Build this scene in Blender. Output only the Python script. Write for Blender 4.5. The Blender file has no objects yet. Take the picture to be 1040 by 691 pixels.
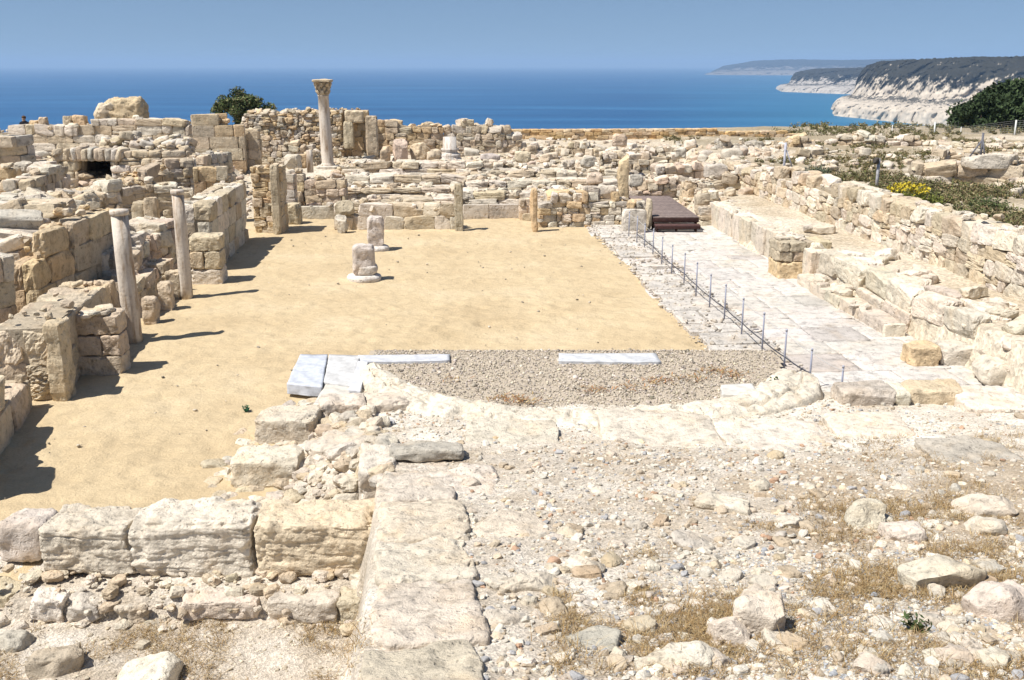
import bpy, math, random
import numpy as np
from math import radians as R

C = bpy.context.scene.collection
SC = bpy.context.scene
# ------------------------------------------------------------------ camera, light, exposure
CAM_Z, PITCH, F = 6.0, R(15.2), 1030.0
cam_d = bpy.data.cameras.new('camera'); cam = bpy.data.objects.new('camera', cam_d); C.objects.link(cam)
cam.location = (0, 0, CAM_Z); cam.rotation_euler = (math.pi/2 - PITCH, 0, 0)
cam_d.sensor_width = 36; cam_d.lens = F*36/1040; cam_d.clip_start = 0.1; cam_d.clip_end = 90000
SC.camera = cam

SUN_EL, SUN_AZ = 58.0, 242.0            # azimuth clockwise from +Y: the sun stands behind-left
w = bpy.data.worlds.new('World'); SC.world = w; w.use_nodes = True
nt = w.node_tree; nt.nodes.clear()
sky = nt.nodes.new('ShaderNodeTexSky'); sky.sky_type = 'NISHITA'; sky.sun_disc = False
sky.sun_elevation = R(SUN_EL); sky.sun_rotation = R(SUN_AZ)
sky.altitude = 60; sky.air_density = 1.0; sky.dust_density = 0.6; sky.ozone_density = 3.0
bg = nt.nodes.new('ShaderNodeBackground'); bg.inputs['Strength'].default_value = 0.073
wo = nt.nodes.new('ShaderNodeOutputWorld')
tcw = nt.nodes.new('ShaderNodeTexCoord'); va = nt.nodes.new('ShaderNodeVectorMath'); va.operation = 'ADD'; va.inputs[1].default_value = (0, 0, 0.14)
vz = nt.nodes.new('ShaderNodeVectorMath'); vz.operation = 'NORMALIZE'
nt.links.new(tcw.outputs['Generated'], va.inputs[0]); nt.links.new(va.outputs[0], vz.inputs[0]); nt.links.new(vz.outputs[0], sky.inputs['Vector'])
nt.links.new(sky.outputs[0], bg.inputs[0]); nt.links.new(bg.outputs[0], wo.inputs[0])

sd = bpy.data.lights.new('sun', 'SUN'); sd.energy = 4.9; sd.angle = R(0.53); sd.color = (1.0, 0.965, 0.91)
so = bpy.data.objects.new('sun', sd); C.objects.link(so)
so.rotation_euler = (R(90-SUN_EL), 0, R(180-SUN_AZ))

SC.view_settings.view_transform = 'Standard'; SC.view_settings.look = 'None'
SC.view_settings.exposure = 0.53; SC.view_settings.gamma = 1; SC.view_settings.use_curve_mapping = False
HAZE = 0.000095
SC.cycles.max_bounces = 5; SC.cycles.volume_bounces = 0
SC.cycles.use_denoising = True

# ------------------------------------------------------------------ projection helpers (pixel of the 1040x691 photo -> a real place)
sp_, cp_ = math.sin(PITCH), math.cos(PITCH)
def ray(px, py):
    a = (px-520)/F; b = (345.5-py)/F
    return np.array((a, cp_ + b*sp_, -sp_ + b*cp_))
def on(px, py, z=0.0):
    d = ray(px, py); t = (z-CAM_Z)/d[2]; return np.array((d[0]*t, d[1]*t, z))
def at(px, py, Y):
    d = ray(px, py); t = Y/d[1]; return np.array((d[0]*t, Y, CAM_Z + d[2]*t))
def nav(u, v):                                          # nave frame -> world xy
    return np.array((u*0.9972 - v*0.0748, u*0.0748 + v*0.9972))
NAV = math.atan2(0.0748, 0.9972)

# ------------------------------------------------------------------ noise (numpy)
def _h(ix, iy, iz, s):
    n = (ix*374761393 + iy*668265263 + iz*2147483647 + s*1274126177) & 0xffffffff
    n = ((n ^ (n >> 13))*1274126177) & 0xffffffff
    n = ((n ^ (n >> 16))*2246822519) & 0xffffffff
    return ((n ^ (n >> 15)) & 0xffffff)/float(0xffffff)
def vn(P, seed=0):
    P = np.asarray(P, float); I = np.floor(P).astype(np.int64); f = P-I; f = f*f*f*(f*(f*6-15)+10)
    r = 0
    for dx in (0, 1):
        wx = f[:, 0] if dx else 1-f[:, 0]
        for dy in (0, 1):
            wy = f[:, 1] if dy else 1-f[:, 1]
            for dz in (0, 1):
                wz = f[:, 2] if dz else 1-f[:, 2]
                r = r + wx*wy*wz*_h(I[:, 0]+dx, I[:, 1]+dy, I[:, 2]+dz, seed)
    return r*2-1
def fbm(P, seed=0, oc=4, gain=0.5):
    P = np.asarray(P, float); a = 1; r = 0; t = 0
    for k in range(oc):
        r = r + a*vn(P*(2.03**k)+k*17.3, seed+k*7); t += a; a *= gain
    return r/t
def fbm2(x, y, sc, seed=0, oc=4, gain=0.5):
    x = np.asarray(x, float); y = np.asarray(y, float)
    P = np.stack([np.ravel(x)*sc, np.ravel(y)*sc, np.zeros(x.size)+0.37], 1)
    return fbm(P, seed, oc, gain).reshape(x.shape)
def sstep(a, b, x):
    t = np.clip((np.asarray(x, float)-a)/(b-a), 0, 1); return t*t*(3-2*t)

# ------------------------------------------------------------------ mesh builder
class MB:
    def __init__(s): s.V = []; s.Fq = []; s.Ft = []; s.T = []; s.n = 0
    def add(s, V, Q=None, T=None, tint=(1, 1, 1)):
        V = np.asarray(V, np.float32)
        if Q is not None and len(Q): s.Fq.append(np.asarray(Q, np.int64)+s.n)
        if T is not None and len(T): s.Ft.append(np.asarray(T, np.int64)+s.n)
        t = np.asarray(tint, np.float32)
        s.T.append(np.broadcast_to(t, (len(V), 3)) if t.ndim == 1 else t)
        s.V.append(V); s.n += len(V)
    def build(s, name, mat, parent=None, smooth=True, origin=None, loc=None):
        V = np.concatenate(s.V); T = np.concatenate(s.T)
        if origin is not None: V = V - np.asarray(origin, np.float32)
        q = np.concatenate(s.Fq) if s.Fq else np.zeros((0, 4), np.int64)
        t = np.concatenate(s.Ft) if s.Ft else np.zeros((0, 3), np.int64)
        me = bpy.data.meshes.new(name)
        me.vertices.add(len(V)); me.vertices.foreach_set('co', V.ravel())
        idx = np.concatenate([q.ravel(), t.ravel()]).astype(np.int32)
        me.loops.add(len(idx)); me.loops.foreach_set('vertex_index', idx)
        st = np.concatenate([np.arange(len(q))*4, len(q)*4+np.arange(len(t))*3]).astype(np.int32)
        me.polygons.add(len(st)); me.polygons.foreach_set('loop_start', st)
        me.polygons.foreach_set('use_smooth', np.full(len(st), bool(smooth)))
        ca = me.color_attributes.new('tint', 'FLOAT_COLOR', 'POINT')
        ca.data.foreach_set('color', np.concatenate([T, np.ones((len(T), 1), np.float32)], 1).astype(np.float32).ravel())
        me.update(calc_edges=True); me.validate()
        me.materials.append(mat)
        o = bpy.data.objects.new(name, me); C.objects.link(o)
        if parent is not None: o.parent = parent
        if origin is not None and parent is None: o.location = [float(c) for c in origin]
        return o
def tag(o, label=None, cat=None, group=None, kind=None):
    if label: o['label'] = label
    if cat: o['category'] = cat
    if group: o['group'] = group
    if kind or cat: o['kind'] = kind or 'thing'
    return o
def empty(name, loc, label, cat, group=None):
    o = bpy.data.objects.new(name, None); C.objects.link(o); o.location = [float(c) for c in loc]
    o.empty_display_size = 0.3
    return tag(o, label, cat, group)

def cube_grid(n):
    """unit cube surface [-1,1]^3, n cells per edge, shared verts"""
    key = {}; V = []; Q = []
    def vid(p):
        k = tuple(int(round(c)) for c in p)
        if k not in key: key[k] = len(V); V.append([2*c/n-1 for c in k])
        return key[k]
    for ax in range(3):
        for side in (0, n):
            for i in range(n):
                for j in range(n):
                    c = []
                    for (a, b) in ((0, 0), (1, 0), (1, 1), (0, 1)):
                        p = [0, 0, 0]; p[ax] = side; p[(ax+1) % 3] = i+a; p[(ax+2) % 3] = j+b; c.append(vid(p))
                    Q.append(c if side else c[::-1])
    return np.array(V), np.array(Q)
_CG = {}
def cg(n):
    if n not in _CG: _CG[n] = cube_grid(n)
    return _CG[n]
def rock_unit(n, k, amp, chops, seed, freq=1.6, lims=(0.62, 0.9)):
    """a rock in [-1,1]^3: superquadric, broken off by planes, roughened"""
    V, Q = cg(n); V = V.copy(); rg = np.random.RandomState(seed)
    nr = (np.abs(V)**k).sum(1)**(1/k); V = V/nr[:, None]
    N0 = V/np.linalg.norm(V, axis=1)[:, None]
    V = V + N0*(amp*fbm(V*freq+rg.uniform(0, 50, 3), seed, 3, 0.5))[:, None]
    for c in range(chops):
        d = rg.normal(size=3); d /= np.linalg.norm(d); m = (V@d).max()
        lim = m*rg.uniform(*lims); e = V@d-lim; mk = e > 0
        V[mk] -= d*e[mk, None]
    V = V + N0*(amp*.42*fbm(V*freq*3.0+rg.uniform(0, 50, 3), seed+1, 3, 0.6))[:, None]
    return V, Q
PROTO = {}
def proto(style, n, rg):
    key = (style, n)
    if key not in PROTO:
        L = []
        for i in range(18 if n < 7 else 12):
            if style == 'ashlar': L.append(rock_unit(n, 18, 0.09, 3, 100+i, 1.4, (.82, .97)))
            elif style == 'rubble': L.append(rock_unit(n, 14, 0.15, 6, 200+i, 1.5, (.76, .95)))
            elif style == 'boulder': L.append(rock_unit(n, 4.5, 0.26, 9, 300+i, 1.3, (.62, .88)))
            elif style == 'slab': L.append(rock_unit(n, 10, 0.12, 5, 400+i, 1.5, (.75, .95)))
            elif style == 'pebble': L.append(rock_unit(n, 3, 0.2, 6, 500+i, 1.2, (.62, .9)))
        PROTO[key] = L
    L = PROTO[key]; return L[rg.randint(len(L))]
def rotm(rz=0, rx=0, ry=0):
    cz, sz = math.cos(rz), math.sin(rz); cx, sx = math.cos(rx), math.sin(rx); cy, sy = math.cos(ry), math.sin(ry)
    Z = np.array([[cz, -sz, 0], [sz, cz, 0], [0, 0, 1]]); X = np.array([[1, 0, 0], [0, cx, -sx], [0, sx, cx]])
    Y = np.array([[cy, 0, sy], [0, 1, 0], [-sy, 0, cy]])
    return Z@X@Y
def put(mb, style, n, c, size, rz=0, tilt=(0, 0), tint=(.5, .45, .36), rg=None, flip=True):
    V, Q = proto(style, n, rg); V = V.copy()
    if flip:
        s = rg.choice([-1, 1], 2); V[:, 0] *= s[0]; V[:, 1] *= s[1]
        if s[0]*s[1] < 0: Q = Q[:, ::-1]
    V = (V*np.asarray(size)*0.5)@rotm(rz, *tilt).T + np.asarray(c)
    mb.add(V, Q, tint=tint)
def big(mb, c, size, rz=0, tilt=(0, 0), n=22, k=8, amp=0.05, chops=3, seed=1, tint=(.5, .45, .36), fine=0.012, strata=0.0, lims=None):
    """one large block with its own roughness at real scale"""
    V, Q = cg(n); V = V.copy(); rg = np.random.RandomState(seed); size = np.asarray(size, float)
    nr = (np.abs(V)**k).sum(1)**(1/k); V = V/nr[:, None]*size*0.5
    for i in range(chops):
        d = rg.normal(size=3)/size; d /= np.linalg.norm(d); m = (V@d).max()
        lim = m*(rg.uniform(*lims) if lims else (rg.uniform(0.6, 0.9) if chops > 5 else rg.uniform(0.76, 0.95))); e = V@d-lim; mk = e > 0; V[mk] -= d*e[mk, None]
    U = V/(size*0.5); Nn = np.sign(U)*np.abs(U)**5; Nn /= (np.linalg.norm(Nn, axis=1)[:, None]+1e-9)
    o = rg.uniform(0, 90, 3)
    V = V + Nn*(amp*fbm(V*(1.1/size.mean()*1.6)+o, seed, 3) + fine*fbm(V*9+o, seed+9, 4, .6) - 0.5*amp*np.clip(fbm(V*2.6+o, seed+3, 3)-0.15, 0, 1))[:, None]
    au = np.sort(np.abs(U), axis=1)[:, 1]; ed = np.clip((au-.72)/.28, 0, 1)
    V = V-np.sign(U)*np.abs(U)**2*(ed*np.clip(fbm(V*5.5/max(size.min(), .25)*.5+o, seed+12, 3, .6)+.06, 0, 1)*min(.20*size.min(), .14))[:, None]+Nn*(.35*amp*fbm(V*4.6+o, seed+13, 3, .6))[:, None]
    if strata:
        f = fbm(V*np.array((.9, .9, 7.0))+o, seed+7, 3); V = V-Nn*np.array((1, 1, .2))*(strata*np.clip(np.abs(f)*-1+.22, 0, .22)/.22)[:, None]
    t = np.asarray(tint, float)*(1+0.14*fbm(V*3+o, seed+5, 3))[:, None]
    V = V@rotm(rz, *tilt).T + np.asarray(c)
    mb.add(V, Q, tint=t)
PAL = {
    'warm': [(.56, .455, .315), (.54, .445, .32), (.59, .49, .355), (.52, .425, .30), (.49, .41, .30)],
    'white': [(.64, .565, .455), (.615, .54, .435), (.66, .585, .475), (.59, .515, .405)],
    'grey': [(.52, .465, .385), (.54, .485, .405), (.49, .44, .365)],
    'ochre': [(.57, .425, .255), (.59, .455, .285), (.55, .41, .25)],
    'gold': [(.62, .43, .22), (.60, .44, .26), (.58, .39, .19), (.64, .50, .33)],
    'pink': [(.59, .475, .365), (.57, .455, .345)],
}
def tint(rg, kinds='warm'):
    kinds = kinds.split('+'); P = PAL[kinds[rg.randint(len(kinds))]]
    return np.array(P[rg.randint(len(P))])*rg.uniform(0.86, 1.07)*rg.uniform(0.98, 1.02, 3)

def tube(mb, pts, rads, seg=10, tint=(1, 1, 1), cap=True):
    pts = np.asarray(pts, float); n = len(pts); rads = np.broadcast_to(np.asarray(rads, float), (n,))
    V = []; Q = []; T = []
    for i in range(n):
        d = pts[min(i+1, n-1)]-pts[max(i-1, 0)]; d /= np.linalg.norm(d)+1e-9
        a = np.cross(d, (0, 0, 1) if abs(d[2]) < .9 else (1, 0, 0)); a /= np.linalg.norm(a); b = np.cross(d, a)
        for j in range(seg):
            t = 2*math.pi*j/seg; V.append(pts[i]+rads[i]*(a*math.cos(t)+b*math.sin(t)))
    for i in range(n-1):
        for j in range(seg):
            Q.append((i*seg+j, i*seg+(j+1) % seg, (i+1)*seg+(j+1) % seg, (i+1)*seg+j))
    if cap:
        V.append(pts[0]); V.append(pts[-1]); b0 = n*seg
        for j in range(seg): T.append((b0, (j+1) % seg, j)); T.append((b0+1, (n-1)*seg+j, (n-1)*seg+(j+1) % seg))
    mb.add(V, Q, T, tint)
def lathe(mb, c, prof, seg=32, tint=(1, 1, 1), lean=(0, 0), rough=0.0, seed=1):
    V = []; Q = []; T = []; n = len(prof)
    for (r, z) in prof:
        for j in range(seg):
            t = 2*math.pi*j/seg; V.append((r*math.cos(t)+lean[0]*z, r*math.sin(t)+lean[1]*z, z))
    V = np.array(V)
    if rough:
        d = V.copy(); d[:, 2] = 0; d /= np.linalg.norm(d, axis=1)[:, None]+1e-9
        V = V + d*(rough*fbm(V*5+seed*3.1, seed, 4))[:, None]
    for i in range(n-1):
        for j in range(seg): Q.append((i*seg+j, i*seg+(j+1) % seg, (i+1)*seg+(j+1) % seg, (i+1)*seg+j))
    V = np.concatenate([V, [[lean[0]*prof[0][1], lean[1]*prof[0][1], prof[0][1]], [lean[0]*prof[-1][1], lean[1]*prof[-1][1], prof[-1][1]]]])
    for j in range(seg): T.append((n*seg, (j+1) % seg, j)); T.append((n*seg+1, (n-1)*seg+j, (n-1)*seg+(j+1) % seg))
    mb.add(V+np.asarray(c), Q, T, tint)
def box(mb, c, size, rz=0, tilt=(0, 0), bevel=0.01, tint=(1, 1, 1)):
    s = np.asarray(size, float)/2; b = min(bevel, s.min()*0.6); V = []; 
    ax = [(-s[i], -s[i]+b, s[i]-b, s[i]) for i in range(3)]
    G, Q = cg(3); I = np.rint((G+1)*1.5).astype(int)
    V = np.stack([np.take(ax[i], I[:, i]) for i in range(3)], 1)
    ext = (np.abs(G) > .99).sum(1)                       # pull edges and corners in: a chamfer
    V = np.where(((ext >= 2)[:, None]) & (np.abs(G) > .99), V*(1-b*0.35/np.maximum(s, 1e-6)), V)
    mb.add(V@rotm(rz, *tilt).T+np.asarray(c), Q, tint=tint)

# ------------------------------------------------------------------ materials
def mat(name):
    m = bpy.data.materials.new(name); m.use_nodes = True; t = m.node_tree
    b = t.nodes['Principled BSDF']; b.inputs['Specular IOR Level'].default_value = 0.15; b.inputs['Roughness'].default_value = 0.92
    return m, t, b
def N(t, typ, **kw):
    n = t.nodes.new(typ)
    for k, v in kw.items():
        if k in n.inputs: n.inputs[k].default_value = v
        else: setattr(n, k, v)
    return n
def noise(t, vec, scale, detail=6, rough=.6, dist=0):
    n = N(t, 'ShaderNodeTexNoise', Scale=scale, Detail=detail, Roughness=rough, Distortion=dist)
    t.links.new(vec, n.inputs['Vector']); return n.outputs['Fac']
def ramp(t, fac, stops):
    n = t.nodes.new('ShaderNodeValToRGB'); e = n.color_ramp.elements
    while len(e) < len(stops): e.new(0.5)
    for i, (p, c) in enumerate(stops):
        e[i].position = p; e[i].color = (*(c if hasattr(c, '__len__') else (c, c, c)), 1)
    t.links.new(fac, n.inputs[0]); return n.outputs[0]
def mix(t, a, b, fac, mode='MIX'):
    n = t.nodes.new('ShaderNodeMix'); n.data_type = 'RGBA'; n.blend_type = mode
    for s, v in ((n.inputs[0], fac), (n.inputs[6], a), (n.inputs[7], b)):
        if isinstance(v, (int, float)): s.default_value = v
        elif isinstance(v, tuple): s.default_value = (*v, 1)
        else: t.links.new(v, s)
    return n.outputs[2]
def math_(t, op, a, b=0.5):
    n = t.nodes.new('ShaderNodeMath'); n.operation = op
    for s, v in ((n.inputs[0], a), (n.inputs[1], b)):
        if isinstance(v, (int, float)): s.default_value = v
        else: t.links.new(v, s)
    return n.outputs[0]
def bump(t, b, h, strength, dist):
    n = N(t, 'ShaderNodeBump', Strength=strength, Distance=dist); t.links.new(h, n.inputs['Height']); t.links.new(n.outputs[0], b.inputs['Normal'])
def attr(t): return N(t, 'ShaderNodeAttribute', attribute_name='tint').outputs['Color']
def pos(t): return t.nodes.new('ShaderNodeNewGeometry').outputs['Position']

def stone_mat(name, fs=1.0, bstr=0.7, bdist=0.03, ochre=0.35, lichen=0.35, mott=0.30):
    m, t, b = mat(name); p = pos(t)
    col = attr(t)
    n2 = noise(t, p, 7*fs, 8, .68); n1 = noise(t, p, 1.3*fs, 5, .55)
    col = mix(t, col, ramp(t, n2, [(.30, 1-mott*1.5), (.5, 1.0), (.72, 1+mott*.35)]), 1.0, 'MULTIPLY')
    oc = ramp(t, noise(t, p, 2.1*fs, 6, .6, .4), [(.5, 0), (.68, ochre)])
    col = mix(t, col, mix(t, col, (1.0, .83, .62), 1.0, 'MULTIPLY'), oc)
    li = ramp(t, noise(t, p, 3.4*fs, 8, .7), [(.56, 0), (.7, lichen)])
    col = mix(t, col, mix(t, col, (.70, .685, .66), 1.0, 'MULTIPLY'), li)
    sp = ramp(t, noise(t, p, 38*fs, 4, .6), [(.30, .55), (.42, 1), (.7, 1.0)])
    col = mix(t, col, sp, .75, 'MULTIPLY')
    wp = N(t, 'ShaderNodeVectorMath', operation='ADD'); nz = N(t, 'ShaderNodeTexNoise', Scale=9*fs, Detail=3); t.links.new(p, nz.inputs['Vector']); t.links.new(p, wp.inputs[0])
    sc_ = N(t, 'ShaderNodeVectorMath', operation='SCALE'); sc_.inputs['Scale'].default_value = .12/fs; t.links.new(nz.outputs['Color'], sc_.inputs[0]); t.links.new(sc_.outputs[0], wp.inputs[1])
    vo = N(t, 'ShaderNodeTexVoronoi', Scale=13*fs); t.links.new(wp.outputs[0], vo.inputs['Vector'])
    pit = ramp(t, vo.outputs['Distance'], [(0.10, 0), (.30, 1)])
    col = mix(t, col, ramp(t, pit, [(0, .62), (1, 1)]), ramp(t, noise(t, p, 1.7*fs, 3, .5), [(.45, .1), (.62, 1)]), 'MULTIPLY')
    h = math_(t, 'ADD', math_(t, 'MULTIPLY', noise(t, p, 5*fs, 9, .7), 1.5), math_(t, 'MULTIPLY', noise(t, p, 45*fs, 4, .6), .45))
    h = math_(t, 'ADD', h, math_(t, 'MULTIPLY', pit, .35))
    t.links.new(col, b.inputs['Base Color']); bump(t, b, h, bstr, bdist)
    return m
M_near = stone_mat('limestone_near', 1.0, .75, .045)
M_mid = stone_mat('limestone_mid', .6, .7, .06)
M_far = stone_mat('limestone_far', .4, .7, .07, .3, .45, .34)
def marble_mat():
    m, t, b = mat('marble'); p = pos(t); col = attr(t)
    wv = N(t, 'ShaderNodeTexWave', Scale=.9, Distortion=14, Detail=7); wv.bands_direction = 'DIAGONAL'; t.links.new(p, wv.inputs['Vector'])
    col = mix(t, col, ramp(t, wv.outputs['Fac'], [(.05, .8), (.4, 1), (1, 1.03)]), .6, 'MULTIPLY')
    col = mix(t, col, ramp(t, noise(t, p, 9, 7, .65), [(.3, .72), (.55, 1)]), .8, 'MULTIPLY')
    b.inputs['Roughness'].default_value = .7; t.links.new(col, b.inputs['Base Color'])
    bump(t, b, noise(t, p, 14, 8, .7), .4, .02); return m
M_marble = marble_mat()
def column_mat():
    m, t, b = mat('column_marble'); p = pos(t)
    mp = N(t, 'ShaderNodeMapping'); mp.inputs['Scale'].default_value = (3, 3, .45); t.links.new(p, mp.inputs['Vector'])
    col = attr(t)
    st = noise(t, mp.outputs[0], 2.2, 6, .6)
    col = mix(t, col, ramp(t, st, [(.34, (.50, .39, .29)), (.5, (.93, .89, .84)), (.75, (1.08, 1.08, 1.08))]), 1, 'MULTIPLY')
    col = mix(t, col, ramp(t, noise(t, p, 12, 6, .7), [(.3, .7), (.5, 1)]), .7, 'MULTIPLY')
    t.links.new(col, b.inputs['Base Color']); bump(t, b, noise(t, p, 11, 9, .72), .7, .035); return m
M_col = column_mat()
def sand_mat():
    m, t, b = mat('sand'); p = pos(t)
    col = ramp(t, noise(t, p, .35, 6, .6), [(.3, (.455, .348, .208)), (.52, (.52, .407, .25)), (.75, (.565, .458, .30))])
    col = mix(t, col, ramp(t, noise(t, p, 30, 5, .7), [(.3, .80), (.5, 1), (.7, 1.06)]), .8, 'MULTIPLY')
    col = mix(t, col, ramp(t, noise(t, p, 2.6, 7, .7), [(.32, .80), (.5, 1), (.7, 1.05)]), .7, 'MULTIPLY')
    t.links.new(col, b.inputs['Base Color'])
    h = math_(t, 'ADD', noise(t, p, 4.5, 6, .6), math_(t, 'MULTIPLY', noise(t, p, 26, 6, .7), .35)); bump(t, b, h, .8, .07); return m
M_sand = sand_mat()
def dirt_mat(name, a, b_, c, sc=1.0, bs=.8, bd=.04, tinted=False):
    m, t, b = mat(name); p = pos(t)
    col = ramp(t, noise(t, p, 1.1*sc, 8, .65), [(.32, a), (.5, b_), (.68, c)])
    if tinted: col = mix(t, col, attr(t), 1.0, 'MULTIPLY')
    vo = N(t, 'ShaderNodeTexVoronoi', Scale=42*sc); t.links.new(p, vo.inputs['Vector'])
    col = mix(t, col, ramp(t, vo.outputs['Color'], [(.1, .62), (.5, 1), (.9, 1.3)]), .8, 'MULTIPLY')
    col = mix(t, col, ramp(t, noise(t, p, 18*sc, 6, .7), [(.3, .7), (.5, 1), (.7, 1.12)]), .9, 'MULTIPLY')
    t.links.new(col, b.inputs['Base Color'])
    h = math_(t, 'ADD', noise(t, p, 9*sc, 8, .7), math_(t, 'MULTIPLY', vo.outputs['Distance'], .35)); bump(t, b, h, bs, bd); return m
M_mound = dirt_mat('stony_earth', (.37, .305, .225), (.50, .435, .35), (.63, .575, .49), tinted=True)
M_ground = dirt_mat('dry_ground', (.40, .325, .225), (.50, .425, .32), (.57, .50, .40), .35, .7, .08, tinted=True)
def tint_mat(name, rough=.9, spec=.1, mott=.25, sc=20):
    m, t, b = mat(name); b.inputs['Roughness'].default_value = rough; b.inputs['Specular IOR Level'].default_value = spec
    col = mix(t, attr(t), ramp(t, noise(t, pos(t), sc, 5, .6), [(.3, 1-mott), (.6, 1.0)]), 1, 'MULTIPLY')
    t.links.new(col, b.inputs['Base Color']); return m
M_peb = tint_mat('pebble_stone', .9, .1, .35, 50)
M_leaf = tint_mat('leaf', .8, .2, .2, 3)
M_grass = tint_mat('dry_grass', .9, .05, .2, 6)
M_paint = tint_mat('painted_metal', .5, .3, .15, 30)
M_wood = tint_mat('weathered_wood', .8, .15, .45, 9)
M_cloth = tint_mat('cloth', .9, .05, .1, 9)
M_cliff = tint_mat('cliff_rock', .95, .02, .3, .05)

def sea_mat():
    m, t, b = mat('sea_water'); p = pos(t)
    mp = N(t, 'ShaderNodeMapping'); mp.inputs['Scale'].default_value = (.0013, .0055, 1); t.links.new(p, mp.inputs['Vector'])
    f = noise(t, mp.outputs[0], 1, 7, .6)
    col = ramp(t, f, [(.34, (.007, .060, .155)), (.5, (.011, .080, .195)), (.68, (.024, .118, .25))])
    sep = N(t, 'ShaderNodeSeparateXYZ'); t.links.new(p, sep.inputs[0])
    q = math_(t, 'DIVIDE', sep.outputs[0], math_(t, 'MAXIMUM', sep.outputs[1], 1.0))
    sh = ramp(t, q, [(.12, 0), (.42, 1)])                         # the bay under the cliffs is shallow
    col = mix(t, col, (.035, .20, .29), math_(t, 'MULTIPLY', sh, .6))
    t.links.new(col, b.inputs['Base Color']); b.inputs['Roughness'].default_value = .45; b.inputs['Specular IOR Level'].default_value = .12
    mp2 = N(t, 'ShaderNodeMapping'); mp2.inputs['Scale'].default_value = (.02, .05, 1); t.links.new(p, mp2.inputs['Vector'])
    bump(t, b, noise(t, mp2.outputs[0], 1, 6, .6), .4, 3); return m
M_sea = sea_mat()

# ------------------------------------------------------------------ setting: sea, ground, sand, paving, mound
SEA_Z = -84.0
mb = MB()
xs = np.array([-60000, -20000, -6000, -1500, 0, 1500, 6000, 20000, 60000.]); ys = np.array([60, 300, 1000, 3000, 9000, 20000, 36000.])
X, Y = np.meshgrid(xs, ys)
def grid_faces(nr, nc):
    i, j = np.meshgrid(np.arange(nr-1), np.arange(nc-1), indexing='ij'); a = (i*nc+j).ravel()
    return np.stack([a, a+1, a+nc+1, a+nc], 1)
mb.add(np.stack([X.ravel(), Y.ravel(), np.full(X.size, SEA_Z)], 1), grid_faces(*X.shape))
tag(mb.build('sea', M_sea), kind='structure')

def uv_of(x, y): return x*0.9972+y*0.0748, -x*0.0748+y*0.9972
def far_h(x, y):
    u, v = uv_of(x, y)
    z = np.full_like(u, -0.14)
    z = np.maximum(z, -0.14+1.04*sstep(10.75, 10.95, u)+0.75*sstep(13.2, 14.2, u)*sstep(14, 20, v))
    z = np.maximum(z, -0.1+1.62*np.clip((v-41.5)/19, 0, 1)*sstep(-30, -8, u))
    z = np.maximum(z, -0.14+0.55*sstep(-8.2, -9.6, u))
    z = np.maximum(z, -0.1+1.6*np.clip((v-30)/17, 0, 1)*sstep(-8.5, -10.5, u))
    z = z + 0.07*fbm2(x, y, .9, 3, 4) + 0.12*fbm2(x, y, .25, 4, 3)*sstep(38, 44, v)
    edge = 66+8*sstep(8, 24, u)+1.5*fbm2(x, y, .1, 9, 2)
    e = np.clip(v-edge, 0, None)
    z = z-1.3*e-0.2*np.clip(e-1, 0, None)
    return np.maximum(z, -86)
yy = np.concatenate([np.arange(11, 40, .4), np.arange(40, 72, .3), np.arange(72, 84, .6), np.arange(84, 170, 4)])
xx = np.concatenate([np.arange(-140, -46, 4), np.arange(-46, -6, .4), np.arange(-6, 9, .6), np.arange(9, 12, .12), np.arange(12, 52, .4), np.arange(52, 180, 4)])
X, Y = np.meshgrid(xx, yy); Z = far_h(X, Y)
U, V_ = uv_of(X, Y); veg = sstep(13.4, 14.2, U)*sstep(-.12, .22, fbm2(X, Y, .16, 81, 4)+.10)
TT = np.ones(X.shape+(3,))-veg[..., None]*np.array((.34, .36, .42))
mb = MB(); mb.add(np.stack([X.ravel(), Y.ravel(), Z.ravel()], 1), grid_faces(*X.shape), tint=TT.reshape(-1, 3)); tag(mb.build('ground', M_ground), kind='structure'); GG = (xx, yy, Z)

# sand floor of the nave
us = np.arange(-9.6, 6.6, .09); vs = np.concatenate([np.arange(11.1, 26, .09), np.arange(26, 41.6, .14)])
U, V_ = np.meshgrid(us, vs); X = U*.9972-V_*.0748; Y = U*.0748+V_*.9972
Z = 0.016*fbm2(X, Y, 1.7, 21, 5, .6)+.03*fbm2(X, Y, .3, 22, 3)+0.02
rgs = np.random.RandomState(7)
for i in range(2600):                                              # trodden hollows
    k = rgs.randint(X.size); cx, cy = X.flat[k], Y.flat[k]; r = rgs.uniform(.11, .24)
    i0 = np.abs(vs-V_.flat[k]) < .7; j0 = np.abs(us-U.flat[k]) < .7
    s = np.ix_(i0, j0); d2 = ((X[s]-cx)**2+(Y[s]-cy)**2)/r**2
    Z[s] -= rgs.uniform(.006, .028)*np.exp(-d2)-.008*np.exp(-((np.sqrt(d2)-1.5)**2)*3)
for (a, b, r, h) in ((493, 330, .35, .05), (500, 328, .2, .04), (640, 300, .5, .03)):
    c = on(a, b, 0); Z -= h*np.exp(-((X-c[0])**2+(Y-c[1])**2)/r**2)
mb = MB(); mb.add(np.stack([X.ravel(), Y.ravel(), Z.ravel()], 1), grid_faces(*X.shape)); tag(mb.build('sand_floor', M_sand), kind='structure')

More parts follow.
